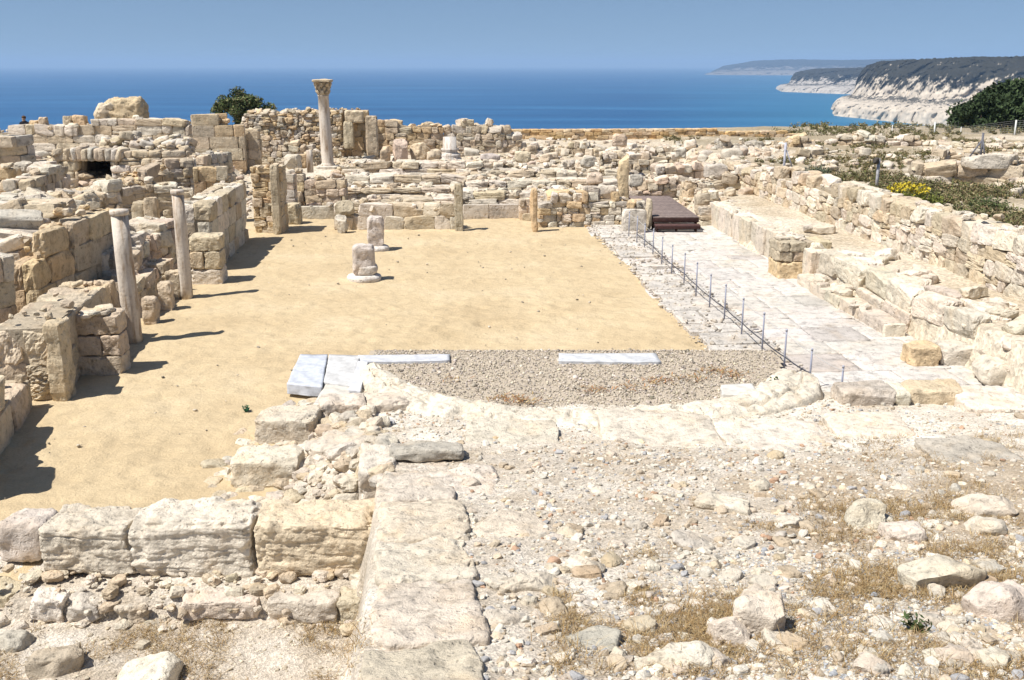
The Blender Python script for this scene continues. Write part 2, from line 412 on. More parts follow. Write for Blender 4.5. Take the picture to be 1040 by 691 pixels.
# white paving of the right aisle: real slabs with open joints
mb = MB(); rg = np.random.RandomState(11); v = 15.2
while v < 39:
    h = rg.uniform(.75, 1.35); u = 5.75+rg.uniform(-.15, .15)
    if v > 19.5: u = 5.75+rg.uniform(-.2, .3)
    while u < 10.6:
        l = rg.uniform(.9, 1.9); l = min(l, 10.75-u)
        if l < .25: break
        c = nav(u+l/2, v+h/2); zt = .045+rg.uniform(-.004, .005)
        tn = np.array((.565, .525, .47))*rg.uniform(.94, 1.04)*rg.uniform(.985, 1.015, 3)
        if rg.rand() < .12: tn = tn*np.array((.84, .82, .82))
        big(mb, (c[0], c[1], zt-.09), (l-.006, h-.006, .18), NAV+rg.uniform(-.003, .003), n=10, k=30, amp=.01, chops=rg.randint(0, 2), seed=rg.randint(1e6), tint=tn, fine=.008)
        u += l
    v += h
tag(mb.build('stone_paving', M_mid), kind='structure')

# ------- foreground mound
AC, AR = np.array((1.3, 20.45)), 4.15                              # apse centre and inner radius
def xL(y): return np.interp(y, [3, 6.1, 12.8, 14.5, 17, 19], [-.85, -1.06, -1.69, -2.0, -2.55, -2.8])
def mound_h(x, y):
    x = np.asarray(x, float); y = np.asarray(y, float)
    top = .35+.16*(16-y)+.05*fbm2(x, y, .8, 31, 4)+.025*fbm2(x, y, 3.1, 32, 4, .6)+.10*fbm2(x, y, .22, 33, 2)
    top = np.where(y > 15, np.minimum(top, .35+.10*(16-y)+.03*fbm2(x, y, 2, 32, 3)), top)
    low = .05+.07*fbm2(x, y, .7, 35, 4)+.03*fbm2(x, y, 3, 36, 4)-.16*sstep(11.6, 12.6, y)+.22*sstep(10.02, 10.14, y)*(1-sstep(11.3, 11.5, y))*sstep(-5.75, -5.6, x)
    d = x-xL(y)
    k = sstep(-.35, .0, d)
    slope = sstep(12.2, 13.4, y)
    k2 = sstep(-1.9, -.1, d)
    k = k*(1-slope)+k2*slope
    return low+(top-low)*k
yy = np.concatenate([np.arange(3, 12, .05), np.arange(12, 19.2, .07)]); xx = np.concatenate([np.arange(-11, 9, .05), np.arange(9, 16, .12)])
X, Y = np.meshgrid(xx, yy); Z = mound_h(X, Y)
mb = MB(); wh = sstep(12.6, 14.2, Y+.8*fbm2(X, Y, .6, 71, 3))*sstep(-.5, .5, X-xL(Y)+1.5); br = sstep(.0, .3, fbm2(X, Y, .8, 72, 4)+.12*(X-2))*(1-wh)*sstep(0, 1, X)
TT = np.ones(X.shape+(3,))+wh[..., None]*np.array((.20, .22, .24))-br[..., None]*np.array((.16, .22, .30))
mb.add(np.stack([X.ravel(), Y.ravel(), Z.ravel()], 1), grid_faces(*X.shape), tint=TT.reshape(-1, 3)); tag(mb.build('mound_terrain', M_mound), kind='structure')
def grid_lookup(xa, ya, Zg, x, y):
    i = np.clip(np.searchsorted(xa, x)-1, 0, len(xa)-2); j = np.clip(np.searchsorted(ya, y)-1, 0, len(ya)-2)
    f = np.clip((x-xa[i])/(xa[i+1]-xa[i]), 0, 1); g = np.clip((y-ya[j])/(ya[j+1]-ya[j]), 0, 1)
    return Zg[j, i]*(1-f)*(1-g)+Zg[j, i+1]*f*(1-g)+Zg[j+1, i]*(1-f)*g+Zg[j+1, i+1]*f*g
MG = (xx, yy, Z)
def hit(px, py):
    d = ray(px, py); ts = np.linspace(4, 24, 900); P = d[None]*ts[:, None]+np.array((0, 0, CAM_Z))
    k = np.argmax(P[:, 2] < grid_lookup(*MG, P[:, 0], P[:, 1])); return P[k]
# ------------------------------------------------------------------ masonry
def lod(Y): return 5 if Y > 30 else (7 if Y > 19 else 12)
def wall_into(mb, P, zb, thick, ch, ln, style='rubble', pal='warm', side=(0, 1), seed=1, rough=.12, n=None, jit=.05, tilt=.06, core=True, holes=None, topstyle=None, crumbs=1.0, gap=0.0):
    """stones laid in courses along the base line P = [(x, y, ztop), ...]; thickness runs to SIDE"""
    rg = np.random.RandomState(seed); P = np.asarray(P, float)
    seg = np.linalg.norm(np.diff(P[:, :2], axis=0), axis=1); S = np.concatenate([[0], np.cumsum(seg)]); L = S[-1]
    n = n or lod(P[:, 1].mean())
    def geo(s):
        i = min(max(np.searchsorted(S, s)-1, 0), len(seg)-1); f = (s-S[i])/max(seg[i], 1e-6)
        p = P[i]*(1-f)+P[i+1]*f; tg = (P[i+1]-P[i])[:2]/max(seg[i], 1e-6); nn = np.array((-tg[1], tg[0]))
        if nn@np.asarray(side) < 0: nn = -nn
        return p, tg, nn
    prof = rg.uniform(0, 50)
    z = zb; zmax = P[:, 2].max()+rough
    while z < zmax:
        h = ch*rg.uniform(.75, 1.3) if style != 'ashlar' else ch*rg.uniform(.92, 1.08)
        rows = [(0.0, 1)] if thick < .6 else [(0.0, 1), (1.0, -1)]
        for (r0, sg) in rows:
            s = -rg.uniform(0, ln*.6)
            while s < L-.05:
                l = ln*(rg.uniform(.5, 1.7) if style != 'ashlar' else rg.uniform(.75, 1.35))
                a, b = max(s, 0), min(s+l, L); s += l
                if b-a < .08: continue
                sc = (a+b)/2; p, tg, nn = geo(sc)
                zt = p[2]+rough*vn(np.array([[sc*1.3/max(ln, .2)*.6+prof, 0.3, .7]]), seed)[0]*1.4
                if z+h*.55 > zt: continue
                if holes and any(x0 < sc < x1 and z0 < z+h*.5 < z1 for x0, x1, z0, z1 in holes): continue
                dp = thick if len(rows) == 1 else thick*rg.uniform(.45, .6)
                off = dp/2 if r0 == 0 else thick-dp/2
                off += rg.uniform(-jit, jit)
                c = np.array((*(p[:2]+nn*off), z+h/2))
                top = z+h*1.55 > zt
                tl = tilt*(1.8 if top else 1)
                st = style if not (top and topstyle) else topstyle
                g = (.995 if style == 'ashlar' else 1.01)-gap
                if style == 'rubble' and not top and rg.rand() < .22:
                    hb = h*rg.uniform(.35, .65)
                    put(mb, st, n, (c[0], c[1], z+hb/2), ((b-a)*g, dp, hb*1.06), math.atan2(tg[1], tg[0])+rg.uniform(-tl, tl), (rg.uniform(-tl, tl)*.5, rg.uniform(-tl, tl)), tint(rg, pal), rg)
                    c = np.array((c[0], c[1], z+hb+(h-hb)/2)); put(mb, st, n, c, ((b-a)*g, dp, (h-hb)*1.06), math.atan2(tg[1], tg[0])+rg.uniform(-tl, tl), (rg.uniform(-tl, tl)*.5, rg.uniform(-tl, tl)), tint(rg, pal), rg)
                    continue
                put(mb, st, n, c, ((b-a)*g, dp, h*g*(1.03 if style == 'ashlar' else 1.08)), math.atan2(tg[1], tg[0])+rg.uniform(-tl, tl), (rg.uniform(-tl, tl), rg.uniform(-tl, tl)), tint(rg, pal), rg)
        z += h*.97
    for i in range(int(L*thick*(9 if style != 'ashlar' else 5)*crumbs)):
        sc = rg.uniform(.05, L-.05); p, tg, nn = geo(sc); q = rg.choice([.08, .13, .2, .3], p=[.3, .35, .25, .1])*min(1.2, ln*2.2)
        zt = p[2]+rough*vn(np.array([[sc*1.3/max(ln, .2)*.6+prof, 0.3, .7]]), seed)[0]*1.2-ch*.25
        put(mb, 'boulder', min(n, 5), (*(p[:2]+nn*rg.uniform(.1, .9)*thick), zt+q*.25+rg.uniform(0, .05)), (q*rg.uniform(1, 1.7), q, q*rg.uniform(.5, .9)), rg.uniform(0, 6), (rg.uniform(-.3, .3), rg.uniform(-.3, .3)), tint(rg, pal), rg)
    if core:
        m = max(int(L/.35), 2); V = []; Q = []
        for i in range(m+1):
            s = min(max(L*i/m, .06), L-.06); p, tg, nn = geo(s)
            zt = max(p[2]-ch*.45+rough*.6*vn(np.array([[s*1.7+prof, 3.3, .7]]), seed)[0], zb+.02)
            ins = min(.07+jit*.8+gap*2, thick*.3)
            if holes and any(x0-.05 < s < x1+.05 for x0, x1, z0, z1 in holes): zt = min(zt, min(z0 for x0, x1, z0, z1 in holes if x0-.05 < s < x1+.05)-.03)
            for (o, zz) in ((ins, zb-.3), (ins, zt), (thick-ins, zt), (thick-ins, zb-.3)): V.append((*(p[:2]+nn*o), zz))
        for i in range(m):
            for a in range(3): Q.append((i*4+a, i*4+a+1, i*4+a+5, i*4+a+4))
        Q += [(0, 1, 2, 3), (m*4+3, m*4+2, m*4+1, m*4)]
        mb.add(V, Q, tint=(.40, .335, .245))
def line(pts):                                         # [(px, py of the top, distance)]
    return [tuple(at(*p)) for p in pts]
def W(name, label, pts, zb, thick=.7, ch=.3, ln=.45, cat='wall', group=None, mt=None, world=False, **k):
    P = pts if world else line(pts)
    mb = MB(); wall_into(mb, P, zb, thick, ch, ln, **k)
    P = np.asarray(P); Y = P[:, 1].mean()
    mt = mt or (M_far if Y > 34 else (M_mid if Y > 15 else M_near))
    o = mb.build(name, mt, smooth=False, origin=(P[:, 0].mean(), P[:, 1].mean(), zb))
    return tag(o, label, cat, group)
def B(name, label, c, size, rz=0, tilt=(0, 0), pal='warm', seed=1, n=None, k=12, amp=.05, chops=8, cat='stone block', group=None, mt=None, tn=None, fine=.014, lims=None):
    """one loose block; c = centre of its BASE"""
    rg = np.random.RandomState(seed+900); mb = MB(); size = np.asarray(size, float)
    n = n or (10 if c[1] > 30 else (18 if c[1] > 15 else 30))
    big(mb, (c[0], c[1], c[2]+size[2]/2), size, rz, tilt, n, k, amp, chops, seed, tn if tn is not None else tint(rg, pal), fine, lims=lims or ((.84, .97) if k >= 7 else None))
    o = mb.build(name, mt or (M_far if c[1] > 34 else (M_mid if c[1] > 15 else M_near)), origin=c, smooth=n > 20)
    return tag(o, label, cat, group)

# ---------------- apse: curved wall, gravel bed, marble kerbs
mb = MB(); na, nr = 340, 46; AA = np.linspace(R(195), R(341), na); TR = np.linspace(0, 1, nr)
f = (AA-AA[0])/(AA[-1]-AA[0]); wdt = (.35+1.0*np.sin(np.clip(f*2.2, 0, 1)*math.pi/2))*(1-.45*sstep(.85, 1, f))
fade = sstep(0, .05, f)*(1-sstep(.93, 1, f))
zp = np.interp(TR, [0, .05, .12, .3, .6, .85, 1], [-.15, .30, .40, .45, .44, .38, .02])
A2, T2 = np.meshgrid(AA, TR, indexing='ij'); rr_ = AR-.02+T2*wdt[:, None]; P = np.stack([AC[0]+rr_*np.cos(A2), AC[1]+rr_*np.sin(A2), np.broadcast_to(zp, A2.shape)*(.35+.65*fade[:, None])], -1)
Pf = P.reshape(-1, 3); up = np.clip(P[..., 2]/.2, 0, 1)
h = (.05*fbm(Pf*np.array((1.6, 1.6, 0)), 41, 4)+.045*fbm(Pf*np.array((6, 6, 0)), 42, 4, .6)).reshape(A2.shape); pit_ = np.clip(fbm(Pf*np.array((2.8, 2.8, 0)), 44, 3).reshape(A2.shape)-.12, 0, 1)
s_ = A2*AR; cell = s_/.82+.35*(T2 > .55); row = np.abs((cell % 1)-.5); jo = (row < .022+.02*fbm(Pf*3, 47, 2).reshape(A2.shape))|(np.abs(T2-.55-.05*fbm(np.stack([s_.ravel(), s_.ravel()*0, s_.ravel()*0], 1), 48, 2).reshape(A2.shape)) < .018)
jo = jo & (fbm(Pf*1.1+9, 49, 2).reshape(A2.shape) > -.1)
P[..., 2] += up*(h-.22*pit_-.06*jo); rx_ = .05*fbm(Pf*2.4, 43, 4).reshape(A2.shape); P[..., 0] += rx_*np.cos(A2); P[..., 1] += rx_*np.sin(A2)
idn = _h(np.floor(cell).astype(np.int64), (T2 > .55).astype(np.int64), np.zeros(A2.shape, np.int64), 3)
T = np.array((.66, .59, .475))*(.90+.16*idn[..., None])*(1+.10*fbm(Pf*2.5, 45, 3).reshape(A2.shape)[..., None])*(1-.25*jo[..., None])
mb.add(P.reshape(-1, 3), grid_faces(na, nr), tint=T.reshape(-1, 3))
tag(mb.build('apse_wall', M_near, origin=(AC[0], AC[1]-AR-.6, 0)), 'low curved whitish wall of the apse around the half round bed of grey gravel', 'wall')
mb = MB(); mb2 = MB(); rg = np.random.RandomState(6)
g = np.arange(-4.6, 4.61, .09); gy = np.arange(-4.3, -.1, .09); X, Y = np.meshgrid(g, gy); Z = .26+.015*fbm2(X, Y, 2, 51, 4)
ins = (X**2+Y**2 < (AR+.12)**2)
F_ = grid_faces(*X.shape); keep = ins.ravel()[F_].all(1)
mb.add(np.stack([X.ravel()+AC[0], Y.ravel()+AC[1], Z.ravel()], 1), F_[keep], tint=(.46, .39, .30))
for i in range(16000):
    a = rg.uniform(math.pi, 2*math.pi); r = AR*math.sqrt(rg.rand()); x, y = r*math.cos(a), min(r*math.sin(a), -.19+rg.uniform(-.05, .03))
    s = .017*math.exp(rg.normal()*.45)*(2.2 if rg.rand() < .02 else 1)
    c = np.array((.54, .485, .41))*(rg.uniform(.3, .8) if rg.rand() < .3 else rg.uniform(.7, 1.35))*np.array((1, rg.uniform(.94, 1), rg.uniform(.84, 1.02)))
    put(mb, 'pebble', 2, (x+AC[0], y+AC[1], .275), (s*rg.uniform(.8, 1.4), s, s*.8), rg.uniform(0, 6), (rg.uniform(-.5, .5), rg.uniform(-.5, .5)), c, rg)
for i in range(1300):
    x, y = rg.uniform(-3.6, 3.9), abs(rg.normal(0, .16)); s = .014*math.exp(rg.normal()*.45); c = np.array((.54, .485, .41))*rg.uniform(.5, 1.3)
    put(mb, 'pebble', 2, (x+AC[0], y+AC[1]-.16, max(.26-.9*y, .04)+s*.2), (s*1.3, s, s*.8), rg.uniform(0, 6), (0, .3), c, rg)
mb.add([(AC[0]-4.0, AC[1]-.2, .255), (AC[0]+4.0, AC[1]-.2, .255), (AC[0]+4.2, AC[1]+.18, .0), (AC[0]-4.2, AC[1]+.18, .0)], [(0, 1, 2, 3)], tint=(.48, .40, .28))
tag(mb.build('gravel_bed', M_peb), kind='stuff')
def slab(name, label, quad, z0, z1, tn, cat='marble slab', seed=1, mt=None, nn=16):
    """flat slab whose top outline is QUAD (four pixels at height z1)"""
    c = [on(px, py, z1) for px, py in quad]; mb = MB(); V, Q = cg(nn); V = V.copy(); rg = np.random.RandomState(seed)
    U = (V+1)/2; P = ((1-U[:, 0])*(1-U[:, 1]))[:, None]*c[0]+(U[:, 0]*(1-U[:, 1]))[:, None]*c[1]+(U[:, 0]*U[:, 1])[:, None]*c[2]+((1-U[:, 0])*U[:, 1])[:, None]*c[3]
    P[:, 2] = z0+(z1-z0)*U[:, 2]
    m = P[:, :2].mean(0); e = (np.abs(V[:, :2]).max(1) > .99); d = P[:, :2]-m
    P[:, :2] += (d/np.linalg.norm(d, axis=1)[:, None]+1e-9)*(e*.03*fbm(P*4+seed, seed, 4))[:, None]
    P[:, 2] += (U[:, 2] > .9)*.012*fbm(P*2.5+seed, seed+1, 4)
    mb.add(P, Q, tint=tn)
    return tag(mb.build(name, mt or M_marble, origin=(m[0], m[1], z0)), label, cat)
# quads run: near-left, near-right, far-right, far-left
slab('marble_slab', 'thick blue grey marble slab at the left corner of the apse, overhanging the sand', [(291, 390), (327, 393), (333, 360), (305, 360)], .10, .30, (.50, .52, .56), seed=2)
slab('marble_slab', 'cracked whitish marble slab right beside the blue grey corner slab', [(328.5, 388), (357, 392), (366, 361), (334.5, 360)], .12, .295, (.54, .53, .51), seed=3)
slab('marble_slab', 'small pale slab lying in front of the cracked white slab at the apse corner', [(318, 411), (352, 414), (358, 392), (331, 390)], .06, .26, (.56, .52, .45), seed=4)
slab('marble_strip', 'narrow marble strip running from the corner slabs along the front of the gravel', [(366, 368), (457, 366), (457, 359.5), (364, 361)], .16, .32, (.52, .525, .54), seed=5, nn=24)
slab('marble_strip', 'straight pale marble kerb strip alone at the middle of the sand edge', [(567, 367), (671, 368), (666, 359), (568, 359)], .14, .32, (.52, .525, .53), seed=6, nn=24)
slab('marble_strip', 'narrow diagonal marble strip between the corner slabs and the apse wall', [(354, 396), (366, 397), (374, 367), (364, 366)], .16, .31, (.56, .56, .57), seed=7)
slab('stone_slab', 'flat white slab at the right end of the gravel bed near the rope posts', [(733, 401), (772, 402), (764, 389), (732, 391)], .2, .42, (.60, .57, .51), seed=8)

# ---------------- stepped blocks between the apse corner and the cross wall
def Bp(name, label, px, py, zb, size, **k):               # px,py: foot of the near face
    c = on(px, py, zb); return B(name, label, (c[0], c[1]+size[1]*.5, zb-.03), size, **k)
Bp('ashlar_block', 'large tan ashlar block at the edge of the sand below the apse corner', 289, 454, 0.0, (.98, .75, .50), rz=-.03, seed=11, pal='white', k=16, amp=.04, chops=7, lims=(.86, .97))
Bp('ashlar_block', 'tan ashlar block standing lowest and farthest out on the sand beside the mound', 268, 497, 0.0, (.98, .72, .46), rz=.02, seed=12, pal='white', k=16, amp=.04, chops=7, lims=(.86, .97))
Bp('ashlar_block', 'small block behind the stepped blocks with a hollow on top', 345, 432, .12, (.75, .6, .42), rz=.2, seed=13, pal='white')
Bp('ashlar_block', 'tall upright block wedged between the cross wall and the mound', 380, 512, .45, (.5, 1.0, .52), rz=.10, tilt=(.05, 0), seed=14, pal='white+warm')
Bp('ashlar_block', 'whitish broken block between the small slab and the curved wall', 392, 430, .1, (.8, .7, .38), rz=.3, seed=16, pal='white')
Bp('ashlar_block', 'pale broken block on the slope beside the stepped blocks', 345, 480, .25, (.85, .7, .42), rz=-.3, tilt=(.05, -.08), seed=17, pal='white')
Bp('flat_stone', 'thick grey flat stone lying tilted over a dark gap on the mound', 431, 470, .86, (1.0, .6, .17), rz=.05, tilt=(-.16, .02), seed=15, pal='grey', k=9, chops=8)
c0 = on(431, 474, .78)
# rubble between them
mb = MB(); rg = np.random.RandomState(77)
for i in range(1500):
    x, y = rg.uniform(-4.6, -1.5), rg.uniform(12.0, 17.8)
    d = x-xL(y)
    if d > .1 or d < -2.6: continue
    s = rg.choice([.06, .09, .14, .22, .3], p=[.3, .3, .2, .13, .07]); z = float(mound_h(x, y))
    put(mb, 'boulder', 5, (x, y, z+s*.15), (s*rg.uniform(.9, 1.5), s, s*.7), rg.uniform(0, 6), (rg.uniform(-.2, .2), rg.uniform(-.2, .2)), tint(rg, 'white+warm+grey'), rg)
tag(mb.build('rubble', M_near, smooth=False), kind='stuff')

# ---------------- cross wall at lower left: three big blocks on a ledge
def rowz(px, py, z): return on(px, py, z)
blocks = [(91, 586, 92, .62, 21, 'white'), (197, 586, 121, .70, 22, 'white'), (322, 586, 122, .68, 23, 'warm')]
cw = empty('cross_wall', on(200, 590, .3), 'low cross wall of three huge weathered blocks between sand and dry grass at lower left', 'wall')
for px, py, wpx, hh, sd_, pl in blocks:
    c = on(px, py, .28); d = c[1]/math.cos(0)*1.0
    wid = wpx/F*math.hypot(c[1], CAM_Z-.28)*1.0
    mb = MB(); rg = np.random.RandomState(sd_)
    big(mb, (c[0], c[1]+.36, .28+hh/2-.02), (wid-.01, .74, hh), rg.uniform(-.02, .02), (rg.uniform(-.02, .02), 0), 64, 20, .05, 7, sd_, (.62, .51, .36) if sd_ == 23 else tint(rg, pl), .030, strata=.018, lims=(.9, .98))
    o = mb.build('ashlar_block', M_near); o.parent = cw; o.matrix_parent_inverse.translation = [-float(q) for q in cw.location]
# ledge stones under it
fo = empty('wall_footing', on(200, 630, .1), 'broken footing of low worn stones in dirt along the foot of the cross wall', 'wall footing')
for (xa, xb, hh, sd_, pl, dp) in ((30, 66, .30, 31, 'white', .34), (66, 100, .22, 36, 'grey+white', .3), (183, 262, .27, 32, 'white+warm', .36), (274, 343, .28, 33, 'white', .36), (344, 381, .27, 34, 'warm', .34), (118, 150, .20, 35, 'white', .28)):
    a, b = on(xa, 628, .1), on(xb, 628, .1); mb = MB(); rg = np.random.RandomState(sd_)
    big(mb, ((a[0]+b[0])/2, a[1]+dp/2-.03, hh/2+.04), (b[0]-a[0], dp, hh), rg.uniform(-.06, .06), (rg.uniform(-.05, .05), rg.uniform(-.04, .04)), 30, 12, .06, 9, sd_, tint(rg, pl), .022, lims=(.82, .96))
    o = mb.build('footing_stone', M_near); o.parent = fo; o.matrix_parent_inverse.translation = [-float(q) for q in fo.location]
Bp('ashlar_block', 'grey weathered block at the far left end of the cross wall', 22, 571, .1, (.62, .6, .52), rz=.0, seed=24, pal='grey', k=7)
mb = MB(); rg = np.random.RandomState(78)
for i in range(300):
    px, py = rg.uniform(-60, 384), rg.uniform(585, 640); c = on(px, py, .2 if py < 622 else .05); s = rg.choice([.04, .07, .11, .17], p=[.4, .3, .2, .1])
    put(mb, 'boulder', 5, (c[0], c[1], c[2]+(.12 if py < 612 else 0)), (s*1.3, s, s*.7), rg.uniform(0, 6), (0, .1), tint(rg, 'white+warm'), rg)
tag(mb.build('rubble', M_near, smooth=False), kind='stuff')

# ---------------- edge wall of the mound: a row of big flush slabs, its left face showing
ew = empty('edge_wall', (-1.2, 8, .3), 'long edge wall of flush weathered slabs running up the middle from the bottom', 'wall')
cuts = [(386, 472, 512), (387, 512, 553), (384, 553, 596), (378, 596, 662), (374, 662, 712), (368, 712, 770)]
wd = [.95, 1.0, .92, .95, .82, .8]
for i, (px, ya, yb) in enumerate(cuts):
    A, Bq = hit(px, ya), hit(px, yb); rg = np.random.RandomState(40+i); l = np.linalg.norm(A-Bq); mid = (A+Bq)/2
    mb = MB(); rz = math.atan2(A[1]-Bq[1], A[0]-Bq[0])-math.pi/2; wdt = wd[i]; hgt = mid[2]+.06-.1
    sl = math.atan2(A[2]-Bq[2], np.linalg.norm(A[:2]-Bq[:2]))
    big(mb, (mid[0]+wdt/2-.04, mid[1], mid[2]+.045-.26), (wdt*rg.uniform(.92, 1.05), l-.012, .55), rz+rg.uniform(-.015, .015), (sl+rg.uniform(-.012, .012), rg.uniform(-.02, .02)), 60, 22, .05, 5, 60+i, tint(rg, 'white')*np.array((.93, .915, .90)), .02, lims=(.93, .985))
    o = mb.build('slab', M_near); o.parent = ew; o.matrix_parent_inverse.translation = [1.2, -8, -.3]
mb = MB()
wall_into(mb, [(xL(5.0)+.02, 5.0, 1.65), (xL(8)+.02, 8, 1.2), (xL(10.3)+.02, 10.3, .85), (xL(12.6)+.0, 12.6, .48)], -.1, .5, .36, .7, 'ashlar', 'warm', (1, 0), 71, .03, 12, .02, .02)
o = mb.build('lower_courses', M_near); o.parent = ew; o.matrix_parent_inverse.translation = [1.2, -8, -.3]

# ---------------- big flat slabs and blocks set in the mound behind the apse wall
def flat(label, px, py, wpx, hpx, seed, pal='white', thick=.3, rz=0, rise=.05, name='foundation_slab', cat='stone slab', k=12, chops=9, tilt=(0, 0), amp=.05):
    c = hit(px, py); D = math.hypot(c[1], CAM_Z-c[2]); sx = wpx/F*D
    dep = hit(px, py-hpx/2)[1]-hit(px, py+hpx/2)[1]
    return B(name, label, (c[0], c[1], c[2]+rise-thick), (sx, max(dep, .12), thick), rz, tilt, pal, seed, 36, k, amp, chops, cat, fine=.02)
flat('broad pale slab level with the ground just behind the middle of the curved wall', 672, 447, 118, 34, 81, 'white', rise=.07)
flat('long white slab on the mound to the right behind the curved wall', 790, 449, 110, 26, 82, 'white', rise=.07, rz=.04)
flat('pale worn slab behind the curved wall next to the tilted grey stone', 520, 448, 95, 26, 83, 'white', rise=.04)
flat('worn slab in front of the shaded block beside the paved aisle', 885, 440, 80, 22, 84, 'white', rise=.08, rz=-.05)
flat('greyish slab near the right edge of the mound', 985, 462, 85, 20, 85, 'grey+white', rise=.06)
flat('flat pale slab half buried beside the edge wall', 470, 490, 70, 26, 86, 'white', rise=.03)
flat('flat greyish slab half buried beside the edge wall, nearer than the pale one', 520, 545, 95, 40, 87, 'white', rise=.02, k=5)
# shaded blocks along the near end of the paving
def Bt(label, pxl, pxr, pyb, hh, dep, seed, pal='white', zb=.1, name='ashlar_block', **k):
    c0_, c1_ = on(pxl, pyb, zb), on(pxr, pyb, zb); m = (c0_+c1_)/2
    return B(name, label, (m[0], m[1]+dep/2, zb-.05), (np.linalg.norm(c1_-c0_), dep, hh), math.atan2(c1_[1]-c0_[1], c1_[0]-c0_[0]), pal=pal, seed=seed, **k)
Bt('block with a rough shaded grey face at the near end of the paved aisle', 855, 911, 421, .46, .75, 91, 'grey+white')
Bt('broken tan faced block beside the rough grey one at the near end of the aisle', 922, 984, 417, .42, .75, 92, 'warm')
Bt('long smooth white slab step at the near right end of the paved aisle', 986, 1062, 432, .36, 1.3, 93, 'white', k=12, amp=.02, chops=1)
Bt('narrow pale block between the shaded blocks of the aisle end', 908, 925, 420, .40, .7, 94, 'white')

# ---------------- loose stones one can point to
def stone(label, px, py, wpx, hf, seed, pal='white', dep=.8, sink=.38, name='stone', rz=None, k=5, chops=10, tl=None):
    c = hit(px, py); D = math.hypot(c[1], CAM_Z-c[2]); s = wpx/F*D; rg = np.random.RandomState(seed)
    h = s*hf
    return B(name, label, (c[0], c[1], c[2]-h*sink), (s, s*dep, h), rg.uniform(-.4, .4) if rz is None else rz, tl or (rg.uniform(-.15, .15), rg.uniform(-.15, .15)), pal, seed, 24, k, s*.10, chops, 'stone', fine=.01)
stone('big angular tan block leaning with a dark underside among dry grass in the right foreground', 775, 640, 54, .95, 201, 'white', k=6, sink=.3)
stone('rounded white and tan stone standing against the big angular block', 738, 652, 40, 1.0, 202, 'white')
stone('long low tan boulder lying right of centre in the brown grass', 955, 594, 80, .5, 203, 'white', dep=.6, sink=.3)
stone('largest white boulder at the right edge of the foreground', 1015, 622, 66, .75, 204, 'white')
stone('pointed white stone rising from the pebbles at right', 880, 532, 48, .8, 205, 'white', k=3)
stone('white lumpy stone just right of the pointed white stone', 915, 546, 42, .5, 206, 'white')
stone('long white slab at the bottom edge right of the middle', 680, 676, 80, .28, 207, 'white', dep=.55)
stone('flat triangular grey slab near the bottom in the middle of the mound', 598, 655, 56, .16, 208, 'grey', dep=1.1, sink=.4)
stone('broad flat pale stone close to the edge wall', 536, 596, 58, .38, 209, 'white', dep=.6)
stone('smooth round white stone on the pebbles at mid mound', 600, 580, 26, .6, 210, 'white')
stone('thin flat white flake beside the broad flat stone', 512, 630, 44, .2, 211, 'white', dep=.5)
stone('wide pale boulder of the upper right cluster', 1000, 520, 60, .4, 212, 'white', dep=.6)
stone('flat bluish grey stone in the pebbles at mid right', 706, 553, 46, .25, 213, 'grey', dep=.7)
stone('low white stone of the pale cluster in the middle of the mound', 735, 516, 62, .3, 214, 'white', dep=.6)
stone('sharp white stone below the upper right boulder', 1000, 540, 36, .6, 215, 'white')
stone('tan slanted stone near the bottom middle beside the grey slab', 650, 640, 34, .5, 216, 'warm')
stone('small pale stone beside the smooth round white one', 577, 545, 22, .6, 217, 'white')
stone('smooth grey stone below the long tan boulder', 945, 634, 24, .7, 218, 'grey', k=2.6, chops=2)
stone('pale block lying at the lower left corner below the cross wall', 62, 678, 60, .5, 219, 'warm', dep=.6, k=6, rz=.5)
stone('grey stone at the left edge of the foreground under the cross wall', 10, 655, 36, .5, 220, 'grey', k=5)
stone('white angular stone at the bottom edge in the dry grass at left', 152, 690, 56, .5, 221, 'white', k=5)
stone('worn boulder at the left edge beside the grey end block', 8, 608, 50, .5, 222, 'warm')
stone('small reddish stone on the white slabs behind the curved wall', 504, 447, 9, .8, 223, 'ochre', k=2.6)
stone('dark red tile fragment on the slab behind the curved wall', 683, 429, 6, .9, 224, 'ochre', k=2.6)
stone('reddish pebble lying on the mound beside the tilted grey stone', 546, 474, 10, .8, 225, 'pink', k=2.6)
# several hundred unremarkable ones: 240 as individuals
rg = np.random.RandomState(314)
kinds = [('white', 'small white limestone stone lying loose on the pebbly mound', 'loose white stones on the mound'),
         ('warm', 'small tan limestone stone lying loose on the pebbly mound', 'loose tan stones on the mound'),
         ('grey', 'small grey limestone stone lying loose on the pebbly mound', 'loose grey stones on the mound')]
protos = {}
for ki, (pl, lb, gp) in enumerate(kinds):
    for j in range(7):
        mb = MB(); V, Q = rock_unit(12, rg.uniform(3.2, 5), .26, 9, 700+ki*20+j, 1.3); mb.add(V*.5*np.array((1.25, .95, .68)), Q, tint=tint(rg, pl))
        o = mb.build('stone', M_near); C.objects.unlink(o); protos[(ki, j)] = o.data
spots = 0
while spots < 235:
    px, py = rg.uniform(400, 1040), 448+243*rg.rand()**.8
    c = hit(px, py)
    if c[0] < xL(c[1])+1.0: continue
    ki = rg.choice(3, p=[.55, .33, .12]); pl, lb, gp = kinds[ki]
    o = bpy.data.objects.new('stone', protos[(ki, rg.randint(7))]); C.objects.link(o)
    s = rg.uniform(.07, .13) if rg.rand() < .72 else rg.uniform(.13, .24)
    o.location = (float(c[0]), float(c[1]), float(c[2])+s*.04); o.scale = (s, s, s); o.rotation_euler = (rg.uniform(-.3, .3), rg.uniform(-.3, .3), rg.uniform(0, 6.3))
    tag(o, lb, 'stone', gp); spots += 1
